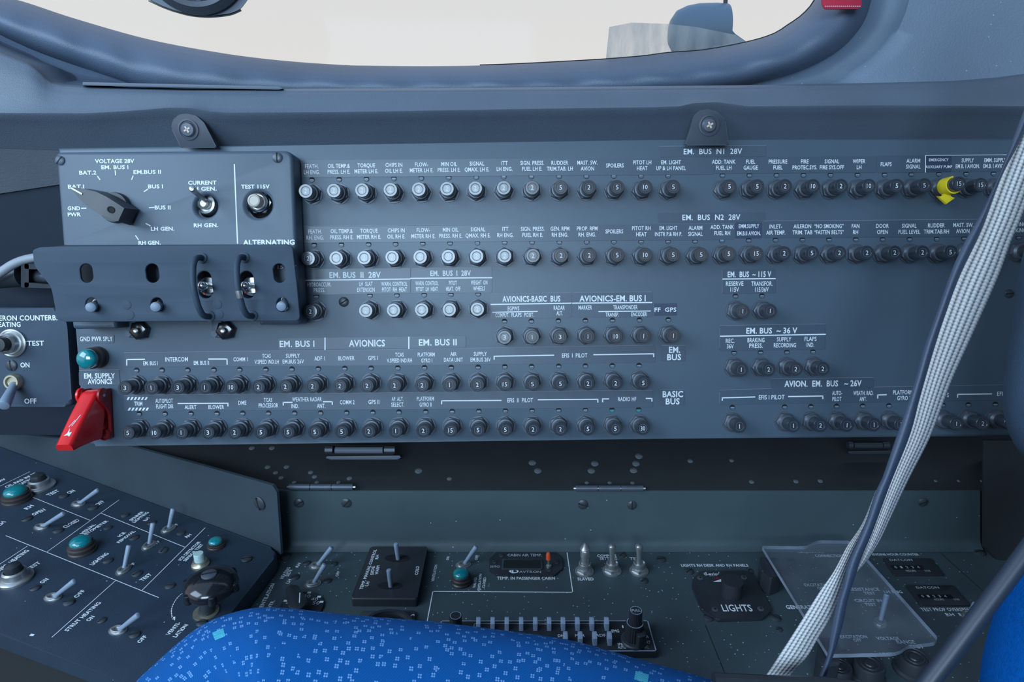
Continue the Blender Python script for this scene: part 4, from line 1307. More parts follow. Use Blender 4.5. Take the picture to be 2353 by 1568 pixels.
for i in range(21):
    for j in range(8):
        k = (j + 1) % 8
        bm.faces.new((vs[i][j], vs[i][k], vs[i + 1][k], vs[i + 1][j]))
bm.faces.new(vs[0]); bm.faces.new(list(reversed(vs[-1])))
gc = obj('guard_cover', bm, M_red, g, smooth=50)
for sx_ in (-1, 1):
    bm = bmesh.new()
    lathe(bm, [(.0046, 0), (.0046, .0013), (.0040, .0017), (0, .0017)], 24, T(.0040 if sx_ > 0 else -.0078, .0128, .0092) @ Matrix.Rotation(pi / 2 * sx_, 4, 'Y')); obj('hinge_ear', bm, M_reddk if sx_ > 0 else M_red, g)
bm = bmesh.new(); lathe(bm, [(.0010, 0), (.0010, .0004), (0, .0005)], 12, T(.0057, .0128, .0092) @ Matrix.Rotation(pi / 2, 4, 'Y')); obj('hinge_pin', bm, M_steel, g)
bm = bmesh.new()   # scrap of white paint left on the guard
P = [(-.0032, -.0068), (-.0018, -.0055), (-.0016, -.0030), (-.0008, -.0052), (.0006, -.0050), (.0002, -.0072), (-.0010, -.0066)]
def on_top(x, y_):
    for a_, b_ in zip(prof_top, prof_top[1:]):
        if b_[0] <= y_ <= a_[0]:
            q_ = (a_[0] - y_) / (a_[0] - b_[0]); return Vector((x, y_, a_[1] + (b_[1] - a_[1]) * q_ + .0002))
    return Vector((x, y_, .03))
bm.faces.new([bm.verts.new(on_top(x, y_)) for x, y_ in P])
for q0, q1 in (((-.0012, -.002), (.0008, .0035)), ((-.0026, -.0025), (-.0008, .001))):
    p0, p1 = on_top(*q0), on_top(*q1); w_ = Vector((.00018, 0, 0))
    bm.faces.new([bm.verts.new(p) for p in (p0 - w_, p0 + w_, p1 + w_, p1 - w_)])
obj('white_mark', bm, M_white, gc)
lever(g, M, PANEL.hit(190, 1016, .014), .0019, .0024, m=M_lever, start=.004)

# ================================================================== SMALL PANEL FRONT OF THE BREAKERS
AIL = Plane(PANEL.hit(100, 820, .002), PANEL.n, PANEL.x)
ap = thing('heating_panel', 'small dark panel lettered COUNTERB. HEATING in front of the breaker panel', 'panel', AIL.frame(60, 820))
bm = bmesh.new()
plate(bm, AIL, fillet([(-160, 706), (136, 708), (154, 742), (166, 935), (-160, 943)], [0, 14, 14, 18, 0]), -.03, 0, .0022, 3)
obj('panel_face', bm, M_cover, ap, world=True)
s = Sheet(ap, AIL, 0)
s.t('AILERON COUNTERB.', 53, 731, 158, 11.5, bold=.020); s.t('HEATING', 17, 746, 61, 11, bold=.020); s.t('TEST', 82, 789, 39, 11, bold=.020); s.t('ON', 57.5, 839, 21, 11, bold=.020); s.t('OFF', 70, 922, 28, 11.5, bold=.020); s.done()
screw_part(AIL, 27, 840, 13, ap, 1.7)
M = AIL.frame(30, 789)
t = thing('push_button', 'black push button in a stepped metal ring marked TEST at the frame edge', 'push button', M)
bm = bmesh.new(); lathe(bm, [(.0088, 0), (.0088, .0016), (.0080, .0020), (.0072, .0016), (.0066, .0020), (.0062, .0070), (.0052, .0080), (.0046, .0072)], 36); obj('ring', bm, M_steel, t)
bm = bmesh.new(); lathe(bm, [(.0044, .004), (.0044, .0115), (.0040, .0125), (0, .0128)], 28); obj('button', bm, M_black, t)
M = AIL.frame(36, 877)
t = thing('toggle_switch', 'grey toggle switch pointing down at OFF on the small heating panel', 'toggle switch', M)
bm = bmesh.new(); lathe(bm, [(.0052, 0), (.0052, .003), (.0044, .0045), (.0034, .0045), (.0030, .003), (0, .003)], 28); obj('bushing', bm, M_brass, t)
lever(t, M, AIL.hit(8, 934, .020), .0022, .0034, start=.003)

# ---- pipe fork, cable
bm = bmesh.new()
tube(bm, curve_px([dep(u, v, .425 + .002 * k) for k, (u, v) in enumerate(((-60, 655), (-5, 630), (30, 608), (62, 596), (110, 588)))], 24), .0028, 12)
tag(obj('cable', bm, M_cable), 'pale grey cable running behind the cover plate', 'cable')
rodT = thing('control_rod', 'dark control rod with a forked end in the cavity behind the cover plate', 'rod', T(*at(20, 638, .43)))
bm = bmesh.new()
tube(bm, [at(-40, 640, .43), at(52, 632, .43)], .0075, 20); obj('rod', bm, M_screw, rodT, world=True)
bm = bmesh.new()
for v0 in (612, 655):
    prism(bm, [at(u, v, .438) for u, v in fillet([(56, v0 - 6), (118, v0 - 1), (122, v0 + 3), (116, v0 + 8), (56, v0 + 6)], 4)], [at(u, v, .421) for u, v in fillet([(56, v0 - 6), (118, v0 - 1), (122, v0 + 3), (116, v0 + 8), (56, v0 + 6)], 4)])
prism(bm, [at(u, v, .438) for u, v in fillet([(48, 606), (66, 606), (66, 661), (48, 661)], 5)], [at(u, v, .421) for u, v in fillet([(48, 606), (66, 606), (66, 661), (48, 661)], 5)])
obj('fork', bm, M_screw, rodT, world=True)
bm = bmesh.new(); tube(bm, [at(66, 634, .43), at(120, 636, .43)], .0042, 14); obj('bolt', bm, M_nut, rodT, world=True)

# ================================================================== LEDGE FURNITURE
tp = bmesh.new()
P = [(190, 188.5), (640, 198.5), (652, 204), (640, 206.5), (190, 196.5)]
prism(tp, [at(u, v, .470) for u, v in P], [at(u, v, .4435) for u, v in P], .0003)
tag(obj('cover_strip', tp, M_pad), 'thin dark flat strip lying along the ledge below the window', 'strip')
for (u, v), sk, w in (((433, 298), 32, 'above the voltage box'), ((1629, 288), -1, 'above the EM. BUS N1 heading')):
    pl = Plane(at(u, v, .4285), (0, -1, .10), (1, 0, 0))
    t = thing('mounting_tab', 'black screwed mounting tab ' + w, 'bracket', pl.frame(u, v))
    top = [(u - 40, v - 4), (u - 36, v - 22), (u - 22, v - 35), (u - 2, v - 37), (u + 18, v - 32), (u + 36, v - 16)]
    bot = [(u + 40 + sk * .8, v + 42), (u - 50 + sk, v + 42)] if sk > 0 else [(u + 46, v + 46), (u - 56, v + 46)]
    if sk < 0: top[5] = (u + 38, v - 14); top[0] = (u - 42, v + 2)
    bm = bmesh.new(); plate(bm, pl, fillet(top + bot, 5), -.0016, 0, .0005)
    obj('tab', bm, M_tab, t, world=True)
    bm = bmesh.new(); lathe(bm, [(.0062, 0), (.0062, .0007), (.0052, .0009), (.0048, .0005)], 28, pl.frame(u, v)); obj('washer', bm, M_tab, t, world=True)
    bm = bmesh.new(); lathe(bm, [(.0044, 0), (.0044, .0010), (.0036, .0018), (0, .0021)], 24, pl.frame(u, v)); sc = obj('screw', bm, M_nut, t, world=True)
    bm = bmesh.new(); F = pl.frame(u, v, 0, .5); box(bm, -.0020, .0020, -.0005, .0005, .0019, .0023, F); box(bm, -.0005, .0005, -.0020, .0020, .0019, .0023, F); obj('cross_slot', bm, M_chrome, sc, world=True)

# red fabric tab on the window surround
bm = bmesh.new()
f = [at(u, v, .473) for u, v in ((1886, -60), (1978, -60), (1981, 14), (1972, 21), (1896, 21), (1890, 10))]
prism(bm, [p + Vector((0, .0016, 0)) for p in f], f, .0004)
rt = tag(obj('fabric_tab', bm, M_redcloth), 'red stitched fabric tab hanging on the window surround', 'tab')
bm = bmesh.new()
for k in range(18):
    u = 1896 + k * 4.6; p, q = at(u, 14.5, .4726), at(u + 2.6, 14.5, .4726)
    tube(bm, [p, q], .00025, 5)
o = obj('stitching', bm, M_white, rt, world=True)

# round fitting hanging at the top of the window
M = T(*at(472, -38, .47))
ff = thing('overhead_fitting', 'dark rounded fitting with a ring hanging at the top of the window', 'fitting', M)
bm = bmesh.new()
P = fillet([(330, -60), (342, 0), (372, 14), (402, 25), (440, 34), (482, 37), (528, 32), (553, 22), (571, -2), (580, -60)], 8, 3)
prism(bm, [at(u, v, .475) for u, v in P], [at(472 + (u - 472) * .995, v - 1, .455) for u, v in P], .003, 3)
obj('housing', bm, M_pad, ff, world=True)
bm = bmesh.new(); lathe(bm, [(.026, .0), (.026, .004), (.022, .007), (.019, .006), (.018, .001), (0, .001)], 48, T(*at(452, -75, .456)) @ Matrix.Rotation(pi / 2, 4, 'X') @ Matrix.Diagonal((1.15, 1, 1, 1))); obj('ring', bm, M_screw, ff, world=True)
bm = bmesh.new()
edge = [at(u, v, .4735) for u, v in curve_px([(342, 1), (372, 15), (402, 26), (440, 35.5), (482, 38.5), (528, 33.5), (554, 23)], 24)]
tube(bm, edge, .0007, 6); obj('rim', bm, M_brass, ff, world=True)

# engine nacelle outside
nc = thing('engine_nacelle', 'blue-grey engine nacelle and strut seen outside through the scratched pane', 'aircraft engine', T(*at(1650, 80, 3.2)))
bm = bmesh.new()
F = Matrix.Translation(at(1640, 75, 3.2)) @ Matrix.Rotation(pi / 2, 4, 'Y')
m_ = (at(1641, 75, 3.2) - at(1640, 75, 3.2)).length
lathe(bm, [(0, -103 * m_), (28 * m_, -100 * m_), (46 * m_, -88 * m_), (56 * m_, -66 * m_), (61 * m_, -40 * m_), (62 * m_, 0), (60 * m_, 25 * m_), (52 * m_, 27 * m_)], 36, F)
obj('cowling', bm, M_nacelle, nc, world=True)
bm = bmesh.new()
prism(bm, [at(u, v, 3.5) for u, v in ((1664, 50), (1690, 78), (1760, 128), (1760, 190), (1600, 190))], [at(u, v, 3.1) for u, v in ((1664, 50), (1690, 78), (1760, 128), (1760, 190), (1600, 190))])
obj('fairing', bm, M_nacelle, nc, world=True)
bm = bmesh.new()
tube(bm, [at(1672, -80, 3.2), at(1664, 56, 3.2)], .009, 10); obj('strut', bm, M_nacdk, nc, world=True)


# ================================================================== BELOW THE PANEL
# recess behind the panel's lower edge
YR = .432
bm = bmesh.new()
RO = ((292, 985), (2560, 985), (2560, 1127), (664, 1127), (640, 1121), (470, 1073), (292, 1026))
RP = Plane(at(1176, 1127, .402), (0, -.2, 1), (1, 0, 0))
plate(bm, RP, RO, -.004, 0)
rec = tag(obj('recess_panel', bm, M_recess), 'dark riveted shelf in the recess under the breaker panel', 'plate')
def rivet(pl, u, v, r_px, par, m=None):
    F = pl.frame(u, v); r = r_px * pl.mpp(u, v)
    bm = bmesh.new(); lathe(bm, [(r, 0), (r * .95, r * .12), (r * .6, r * .24), (0, r * .28)], 14, F)
    obj('rivet', bm, m or M_steelrv, par, world=True)
M_steelrv = mat('dull_rivet', (0.20, 0.23, 0.25), 0.35, metal=0.5)
for u, v, r in ((579, 1030, 7), (625, 1030, 7), (615, 1074, 6.5), (658.5, 1073.5, 6.5), (633.5, 1087, 6), (646, 1098.5, 6), (714, 1086, 6), (723, 1096, 6), (803, 1100, 6.5), (676, 1109, 5), (728, 1109, 5), (778, 1109, 5), (962, 1082.6, 9), (1032.7, 1100.7, 6),
                (1223.5, 1064, 9), (1236, 1082.6, 9), (1367, 1066, 9), (1359, 1082.6, 9), (1468, 1049, 9), (1461.5, 1066, 9), (1456, 1082, 9), (1586, 1060, 6.5), (1681, 1059, 5.5), (1348.5, 1110, 5), (1401, 1110, 5), (1453.5, 1110.5, 5), (1829, 1107, 6), (1885, 1106, 6), (1727, 1108, 6), (2150, 1106, 4), (2203, 1106, 4), (2256, 1106, 4)):
    rivet(RP, u, v, r, rec)

# roller latch and the hinges
def latch(u0, u1, v0, v1, label, m):
    t = thing('roller_latch', label, 'latch', RP.frame((u0 + u1) / 2, v0))
    vm = (v0 + v1) / 2; w = u1 - u0
    p = lambda u, v, y: at(u, v, y)
    Yl = YR - .012
    bm = bmesh.new(); tube(bm, [p(u0 + w * .13, vm - 1, Yl), p(u0 + w * .76, vm - 1, Yl)], (v1 - v0) * .35 * .00027, 18); obj('roller', bm, m, t, world=True)
    for a, b in ((0, .10), (.78, .92)):
        bm = bmesh.new(); tube(bm, [p(u0 + w * a, vm - 2, Yl), p(u0 + w * b, vm - 2, Yl)], (v1 - v0) * .40 * .00027, 8); obj('end_cap', bm, M_screw, t, world=True)
    bm = bmesh.new()
    P = [(u0 + w * .02, v1 + 1), (u1 - w * .02, v1 - 1), (u1, v1 + 4), (u1 - w * .05, v1 + 9), (u0 + w * .07, v1 + 9), (u0, v1 + 5)]
    prism(bm, [p(u, v, YR) for u, v in P], [p(u, v, Yl + .002) for u, v in P], .0006)
    obj('base_plate', bm, m, t, world=True)
    bm = bmesh.new(); prism(bm, [p(u, v, YR) for u, v in ((u0 + w * .05, v0), (u0 + w * .9, v0), (u0 + w * .9, v1 + 4), (u0 + w * .05, v1 + 4))], [p(u, v, Yl + .005) for u, v in ((u0 + w * .05, v0), (u0 + w * .9, v0), (u0 + w * .9, v1 + 4), (u0 + w * .05, v1 + 4))]); obj('backing', bm, M_hole, t, world=True)
latch(748, 922, 1024, 1048, 'dark roller latch under the left half of the breaker panel', M_pad)
latch(1948, 2050, 1014, 1036, 'shadowed latch under the breaker panel beside the grey belt', M_screw)

KY = .400
def hinge(u0, u1, v, label):
    t = thing('hinge', label, 'hinge', T(*at((u0 + u1) / 2, v, KY)))
    n_ = 3
    for k in range(n_):
        a = u0 + (u1 - u0) * k / n_ + .8; b = u0 + (u1 - u0) * (k + 1) / n_ - .8
        bm = bmesh.new(); tube(bm, [at(a, v, KY + .001), at(b, v, KY + .001)], .0021, 14); obj('knuckle', bm, M_nut, t, world=True)
    bm = bmesh.new(); tube(bm, [at(u0 - 4, v, KY + .001), at(u1 + 5, v, KY + .001)], .0009, 8); obj('pin', bm, M_steel, t, world=True)
hinge(664, 812, 1119.5, 'three-knuckle hinge at the corner of the slanted wall')
hinge(1322, 1478, 1122.5, 'three-knuckle hinge on the kick panel below the EFIS breakers')

# upright kick panel between recess and desk
KP = Plane(at(1176, 1190, KY), (0, -1, .06), (1, 0, 0))
kick = thing('kick_panel', 'long dark upright panel between the hinges and the desk', 'panel', KP.frame(1300, 1190))
bm = bmesh.new()
prof = [(1128, .0045), (1128.5, 0.0), (1180, 0.0), (1238, .0), (1247, -.0006), (1253, -.0020), (1259, -.0050)]
rows = [[KP.hit(628 + (2252 - 628) * k / 40, v, 0) + Vector((0, dy, 0)) for k in range(41)] for v, dy in prof]
sheet(bm, rows)
obj('sheet', bm, M_kick, kick, world=True, smooth=60)
for u, v, r, a in ((687, 1156, 11.5, .5), (796, 1156, 11.5, .8), (1339, 1159, 12, 2.8), (1452, 1161, 11, 1.6), (2120, 1154, 11, .4)):
    screw_part(KP, u, v, r, kick, a)
bm = bmesh.new(); line(bm, KP, [(633, 1130), (643, 1252)], .0004, .0001); obj('seam', bm, M_hole, kick, world=True, smooth=0)

# ================================================================== MAIN DESK
desk = thing('side_desk', 'black dusty side desk carrying switches, knobs and panels below the kick panel', 'console', DESK.frame(1300, 1400))
bm = bmesh.new()
plate(bm, DESK, [(650, 1254), (2420, 1254), (2530, 1660), (360, 1660), (462, 1512)], -.03, 0)
obj('desk_top', bm, M_desk, desk, world=True)

# left desk block with its slanted rear wall
ld = thing('corner_desk', 'skewed black switch desk with white lines and lettering in the lower left corner', 'console', LEFT.frame(300, 1300))
bm = bmesh.new()
plate(bm, LEFT, fillet([(-260, 930), (133, 1077), (644, 1266), (440, 1525), (345, 1650), (328, 1578), (-200, 1382)], [0, 0, 24, 0, 0, 0, 0]), -.0115, 0, .0018, 3)
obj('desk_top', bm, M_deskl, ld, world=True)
b0, b1 = LEFT.hit(133, 1077), LEFT.hit(612, 1254)
nv = Vector((0, 0, 1)).cross(b1 - b0).normalized()
if nv.dot(CAM - b0) < 0: nv = -nv
SW = Plane(b0 - nv * .001, nv, b1 - b0)
bm = bmesh.new()
P = [(-200, 945), (60, 1000), (300, 1026), (470, 1072), (626, 1116), (636, 1132), (646, 1275), (606, 1262), (130, 1085), (-200, 965)]
prism(bm, [SW.hit(u, v) - nv * .002 for u, v in P], [SW.hit(u, v) for u, v in P])
slw = obj('slanted_wall', bm, M_slant)
tag(slw, 'plain slanted wall rising behind the corner desk', 'wall panel')
screw_part(SW, 597, 1156, 11.5, slw, 1.8)

bm = bmesh.new()
plate(bm, LEFT, [(-200, 960), (133, 1092), (626, 1276), (432, 1510), (340, 1630), (326, 1568), (-200, 1362)], -.26, -.0116)
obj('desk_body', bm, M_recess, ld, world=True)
U1 = (-7.0, -3.6); U2 = (-5.4, -2.8)
s = Sheet(ld, LEFT, 0)
for q in ([(0, 1118), (68, 1085)], [(14, 1232), (364, 1374)], [(69, 1141), (208, 1197)], [(273, 1150), (107, 1270)], [(232, 1180), (424, 1258)], [(471, 1214), (327, 1357)], [(266, 1335), (120, 1465)], [(63, 1256), (-12, 1305)]):
    s.l(q, .00042)
for tx, A_, B_, up in (('STRUT HEATING', (156, 1452), (233, 1386), U1), ('ON', (205, 1429), (218.5, 1418), U1), ('OFF', (322, 1479), (339, 1463), U1), ('VENTI-', (389, 1461), (416, 1432), U1), ('LATION', (405, 1466), (433, 1437), U1),
                       ('COUNTERB. HEATING', (-32, 1337), (68, 1266), U1), ('TEST', (66, 1312), (95, 1294), U1), ('ON', (98, 1342), (113, 1332), U1), ('OFF', (177, 1375), (197, 1358), U1), ('VISUAL', (190, 1229), (221, 1206), U2), ('PRETOMETER', (187, 1238), (250, 1198), U2),
                       ('LIGHTING', (214, 1300), (251, 1273), U1), ('ICE', (276, 1235), (290, 1225), U2), ('REMOVAL', (274, 1249), (312, 1222), U2), ('TEST', (327, 1337), (350, 1321), U1), ('OFF', (293, 1309), (312, 1296), U2), ('SPINNER', (303, 1198), (332, 1177), U2), ('LIGHTING', (310, 1202), (343, 1178.5), U2), ('LH', (336, 1198), (344.5, 1191), U2),
                       ('RH', (430, 1237), (441, 1230), U2), ('OFF', (395, 1217), (411, 1206), U2), ('OFF', (352, 1257), (369, 1245), U2), ('ICE DETECTOR', (416, 1289), (462, 1246), U2), ('SENSOR TEST', (427, 1291), (468, 1252), U2), ('CLOSED', (150, 1215), (184, 1197), U1), ('OPEN', (78, 1186), (106, 1173), U1), ('RH', (63, 1172), (79, 1163), U1),
                       ('ON', (160, 1136), (174, 1129), U1), ('TEST', (113, 1141), (138, 1129), U1), ('OFF', (226, 1163), (242, 1153), U1), ('OIL RAD INLET', (16, 1122), (86, 1089), U2), ('HEATING', (42, 1119), (81, 1099), U2), ('LH', (1, 1209), (14, 1200), U1), ('PRIMARY', (-35, 1124), (16, 1102), U2)):
    s.ab(tx, A_, B_, up)
arc = curve_px([(431, 1357), (411, 1371), (399, 1388), (394, 1403), (395, 1416), (398, 1424)], 16)
s.l([tuple(p) for p in arc], .0005)
q = [LEFT.hit(u, v) + Vector((0, 0, .00012)) for u, v in ((393, 1419), (402, 1427), (403, 1418))]
s.bm.faces.new([s.bm.verts.new(p) for p in q])
q = [LEFT.hit(u, v) + Vector((0, 0, .00012)) for u, v in ((67, 1462), (72, 1457), (80, 1459), (76, 1463))]
s.bm.faces.new([s.bm.verts.new(p) for p in q])
s.done()
for u, v, r, a in ((391, 1348, 11, .5), (567, 1286, 12, .7), (234, 1427, 10, 1.4), (310, 1460, 12, .8), (81, 1353, 11, 1.2), (159, 1386, 12, .5), (248, 1290, 11, .9), (315, 1320, 11, 1.4), (308, 1237, 10.5, 1.2), (375, 1266, 10.5, 1.9), (288, 1185, 9, .3), (248, 1214, 9, .6), (62, 1194, 11, 1.3), (134, 1221, 11, .8), (147, 1141, 10, .4), (214, 1168, 11, .7), (349, 1203, 9.5, .9), (416, 1226, 9.5, .5), (464, 1433, 12, .6)):
    screw_part(LEFT, u, v, r, ld, a)
for base, tip, w in (((180, 1159), (226, 1126), 'ON and OFF beside OIL RAD INLET'), ((95, 1212), (147, 1180), 'OPEN and CLOSED'), ((387, 1217), (398, 1169), 'LH and RH below SPINNER LIGHTING'), ((342, 1255), (352, 1202), 'ICE REMOVAL screws'), ((284, 1311), (297, 1253), 'LIGHTING and TEST'), ((122, 1374), (172, 1335), 'ON and OFF below COUNTERB. HEATING'), ((271, 1450), (319, 1413), 'ON and OFF at STRUT HEATING')):
    toggle(LEFT, base, tip, 'blue-grey toggle switch between ' + w, .0135, group='desk toggle switches')
lamp(LEFT, (190, 1266), 30, 'green lamp under VISUAL PRETOMETER on the corner desk', .0085)
lamp(LEFT, (497, 1256), 20, 'small green lamp beside ICE DETECTOR SENSOR TEST', .0050)
lamp(LEFT, (40, 1148), 31, 'green lamp beside OIL RAD INLET HEATING at the frame edge', .0085)
for (u, v), r, w in (((37, 1332), 36, 'TEST, beside COUNTERB. HEATING'), ((93, 1119), 31, 'TEST, beside OIL RAD INLET HEATING')):
    M = LEFT.frame(u, v); r *= LEFT.mpp(u, v)
    t = thing('push_button', 'black push button in a metal ring marked ' + w, 'push button', M)
    bm = bmesh.new(); lathe(bm, [(r, 0), (r, .0014), (r * .9, .0022), (r * .72, .0026), (r * .68, .0060), (r * .56, .0068), (r * .50, .0058)], 36); obj('ring', bm, M_brass if r < .0095 else M_steel, t)
    bm = bmesh.new(); lathe(bm, [(r * .50, .004), (r * .50, .0085), (r * .44, .0105), (r * .2, .0114), (0, .0116)], 28); obj('button', bm, M_black, t)
M = LEFT.frame(461, 1299)
t = thing('push_button', 'pale green push button beside SENSOR TEST', 'push button', M)
bm = bmesh.new(); lathe(bm, [(.0055, 0), (.0055, .0012), (.0046, .0022), (.0042, .0036), (.0034, .0038)], 28); obj('ring', bm, M_brass, t)
bm = bmesh.new(); lathe(bm, [(.0032, .002), (.0032, .0082), (.0028, .0090), (0, .0091)], 24); obj('button', bm, M_pale, t)
# ventilation knob
M = LEFT.frame(474, 1408)
t = thing('ventilation_knob', 'large glossy black dome knob with a slotted screw on a leaning stem', 'knob', M)
tipk = LEFT.hit(486, 1352, .016); q = M.inverted() @ tipk
bm = bmesh.new(); lathe(bm, [(.0072, 0), (.0072, .0008), (.0050, .0008)], 28); obj('collar', bm, M_brass, t)
bm = bmesh.new(); tube(bm, [Vector((0, 0, 0)), q * .5, q], [.0046, .0042, .0050], 18); obj('stem', bm, M_black, t)
bm = bmesh.new()
R = .0150
prof = [(.0120, -.0010), (.0146, .0002), (R, .0018), (R * .985, .0036), (R * .90, .0058), (R * .70, .0078), (R * .45, .0090), (.0048, .0094), (.0048, .0088), (0, .0088)]
lathe(bm, prof, 48, T(*q))
for k in range(6):
    a = k * pi / 3 + .35
    lathe(bm, [(.0024, -.0006), (.0026, .0020), (.0020, .0042), (0, .0050)], 14, T(q.x + cos(a) * .0140, q.y + sin(a) * .0140, q.z))
kb = obj('dome', bm, M_gloss, t)
bm = bmesh.new(); lathe(bm, [(.0044, .0088), (.0044, .0098), (.0036, .0103), (0, .0103)], 24, T(*q)); sc = obj('screw', bm, M_nut, t)
bm = bmesh.new(); box(bm, -.0040, .0040, -.0005, .0005, .0101, .01045, T(*q) @ Matrix.Rotation(.75, 4, 'Z')); obj('slot', bm, M_hole, sc)

# ---- desk lettering, lines, screws
s = Sheet(desk, DESK, 0)
V = (-7.0, -.8)
for tx, A_, B_, up in (('VENTILATION', (601, 1403), (632, 1342), (-8, -2)), ('CONTR.', (612, 1413), (632, 1381), (-7, -2)), ('HEATING', (650.5, 1331), (668, 1305), (-7, -2)), ('SIDE', (663, 1326), (672, 1310), (-7, -2)), ('RH', (685, 1305), (691.5, 1295), (-6, -2)), ('LH', (664, 1342), (670.5, 1332), (-7, -2)), ('OFF', (776.6, 1326), (781.7, 1314), (-6, -1)),
                       ('VENTILATION', (997, 1337), (1005, 1299), (-6, -.6)), ('ON', (1031, 1288), (1033, 1280), (-6, -.5)), ('OFF', (1097, 1288), (1099.5, 1277), (-6, -.5)), ('VALVES', (1092.5, 1352), (1096, 1328), (-6, -.5)), ('VENTILATION', (1103, 1361), (1107, 1320), (-6, -.5)), ('CLOSED', (1114, 1352), (1117, 1328), (-6, -.5))):
    s.ab(tx, A_, B_, up)
for tx, x, y, w, h in (('TEMP. IN PASSENGER CABIN', 1208.6, 1329.5, 133, 6.5), ('COMPASS', 1394, 1278, 44, 5.5), ('SETTING', 1398, 1284.5, 40, 5.5), ('TEST', 1461, 1284.5, 28, 5.5), ('SLAVED', 1345.5, 1331.5, 37, 6.5), ('LIGHTS RH DESK AND RH PANELS', 1642, 1300, 154, 6),
                       ('EXCITATION', 1879, 1345, 62, 6), ('OFF', 1887, 1352.5, 18, 6), ('GENERATOR', 1845, 1396, 78, 8.5), ('EXCITATION', 1961, 1464, 62, 7), ('OFF', 1970, 1472, 18, 6.5), ('RESISTANCE', 1985, 1355, 70, 6.5), ('TEST', 1998, 1364, 26, 6), ('CIRCUIT IN', 1995, 1381, 62, 6.5), ('TEST', 2000, 1390, 26, 6), ('LH ENG', 2052, 1361, 42, 6), ('RANGE', 2081, 1476, 42, 8), ('VOLTAGE', 2040, 1468, 52, 7), ('UNITS', 2040, 1504, 34, 7), ('TEST', 2106, 1487, 32, 8), ('ALTERNATOR', 1862, 1268, 60, 5.5), ('CONNECTION', 1905, 1278, 64, 5.5)):
    s.t(tx, x, y, w, h, bold=.022)
for tx, x, y, w, h in (('ENGINE HOUR COUNTER', 2057, 1275, 107, 5), ('TEST PROP OVERSPEED', 2176, 1401.5, 120, 7.5), ('RH  ENG', 2203, 1413, 60, 7)):
    s.t(tx, x, y, w, h, bold=.01)
for q in ([(994.6, 1360), (1316, 1362), (1303, 1271)], [(994.6, 1360), (981, 1432)]):
    s.l(q, .0006)
s.l([(1338, 1317), (1352, 1317)], .001)
s.done()
bm = bmesh.new()
for q in ([(1621, 1438), (1672, 1565)], [(2148.5, 1260), (2262, 1362)]):
    line(bm, DESK, q, .0004, 0)
obj('seam', bm, M_hole, desk, world=True, smooth=0)
for u, v, r, a in ((656, 1281, 12, .4), (705, 1295, 9, .5), (678, 1328, 10, .6), (768, 1297, 8, .3), (753, 1336, 9, .2), (1429, 1277, 10, .8), (1519, 1287, 11, .2), (1479, 1336, 10, .7), (1583, 1315, 11, .7), (1720, 1315, 11, .9), (1628, 1421, 12, -.6), (1782, 1422, 12, -.7), (1790, 1448, 8, .4), (2250, 1271, 13, .2), (1818, 1291, 9, .3), (1935, 1500, 10, .3)):
    screw_part(DESK, u, v, r, desk, a)

G = 'desk toggle switches'
toggle(DESK, (728, 1301), (763, 1258), 'rear blue-grey toggle switch of the HEATING SIDE pair', .0135, group=G)
toggle(DESK, (719, 1343), (747, 1297), 'front blue-grey toggle switch of the HEATING SIDE pair', .0135, group=G)
toggle(DESK, (1065, 1299), (1095, 1256), 'blue-grey toggle switch between ON and OFF by VENTILATION', .0135, group=G)
lamp(DESK, (1060, 1338), 24, 'green lamp marked VALVES VENTILATION CLOSED on the desk', .0080)
# temperature control block
HT = .006
tb = thing('temperature_control', 'raised black block lettered TEMP. MANUAL CONTROL with two toggles', 'control box', DESK.frame(895, 1330))
bm = bmesh.new(); plate(bm, DESK, fillet([(852, 1255), (983, 1255), (958, 1377), (806, 1376)], 5), 0, HT, .0012, 3); obj('block', bm, M_black, tb, world=True)
s = Sheet(tb, DESK, HT)
for tx, A_, B_, up in (('TEMP. MANUAL CONTROL', (833, 1355), (866, 1264), (-7, -1)), ('SIDE', (858, 1322), (861.5, 1302), (-7, -1)), ('RH', (869, 1286), (871, 1276), (-7, -1)), ('WARM', (868.5, 1321), (872.5, 1300.6), (-7, -1)), ('LH', (845.5, 1348), (849.5, 1338), (-7, -1)), ('COLD', (960, 1322), (963.5, 1302), (-7, -1))):
    s.ab(tx, A_, B_, up)
s.done()
for (u, v), tp_, w in (((913, 1283), (909.5, 1249), 'rear'), ((896, 1346), (893.5, 1309), 'front')):
    bm = bmesh.new(); plate(bm, DESK, circ(u, v, 29, 28, 8.5), HT - .0003, HT + .0002); obj('slot', bm, M_hole, tb, world=True)
    M = DESK.frame(u + 2, v + 3, HT)
    t = thing('toggle_switch', w + ' blue-grey toggle of the TEMP. MANUAL CONTROL block', 'toggle switch', M, G)
    lever(t, M, DESK.hit(*tp_, HT + .0125), .0014, .0016, start=.0003)
# temperature dial half hidden by the seat
M = DESK.frame(693, 1398)
t = thing('temperature_dial', 'black rotary dial marked 24 to 50, partly hidden by the blue seat', 'dial', M)
rr = 50 * DESK.mpp(693, 1398)
bm = bmesh.new(); lathe(bm, [(rr, 0), (rr, .0012), (rr * .95, .0016), (0, .0016)], 40); obj('scale_disc', bm, M_black, t)
bm = bmesh.new()
for tx, a in (('24', 2.75), ('30', 1.45), ('40', .75), ('50', .30)):
    cx, cy = cos(a) * rr * .66, sin(a) * rr * .66
    w = .0042; put(bm, tx, Vector((cx - w / 2, cy - .0014, 0)), Vector((w, 0, 0)), Vector((0, .0028, 0)), Vector((0, 0, 1)), .0017, .0)
    cx, cy = cos(a) * rr * .90, sin(a) * rr * .90
    prism2(bm, [(cx - .0011, cy - .0008), (cx + .0011, cy - .0008), (cx + .0011, cy + .0008), (cx - .0011, cy + .0008)], .0016, .0017)
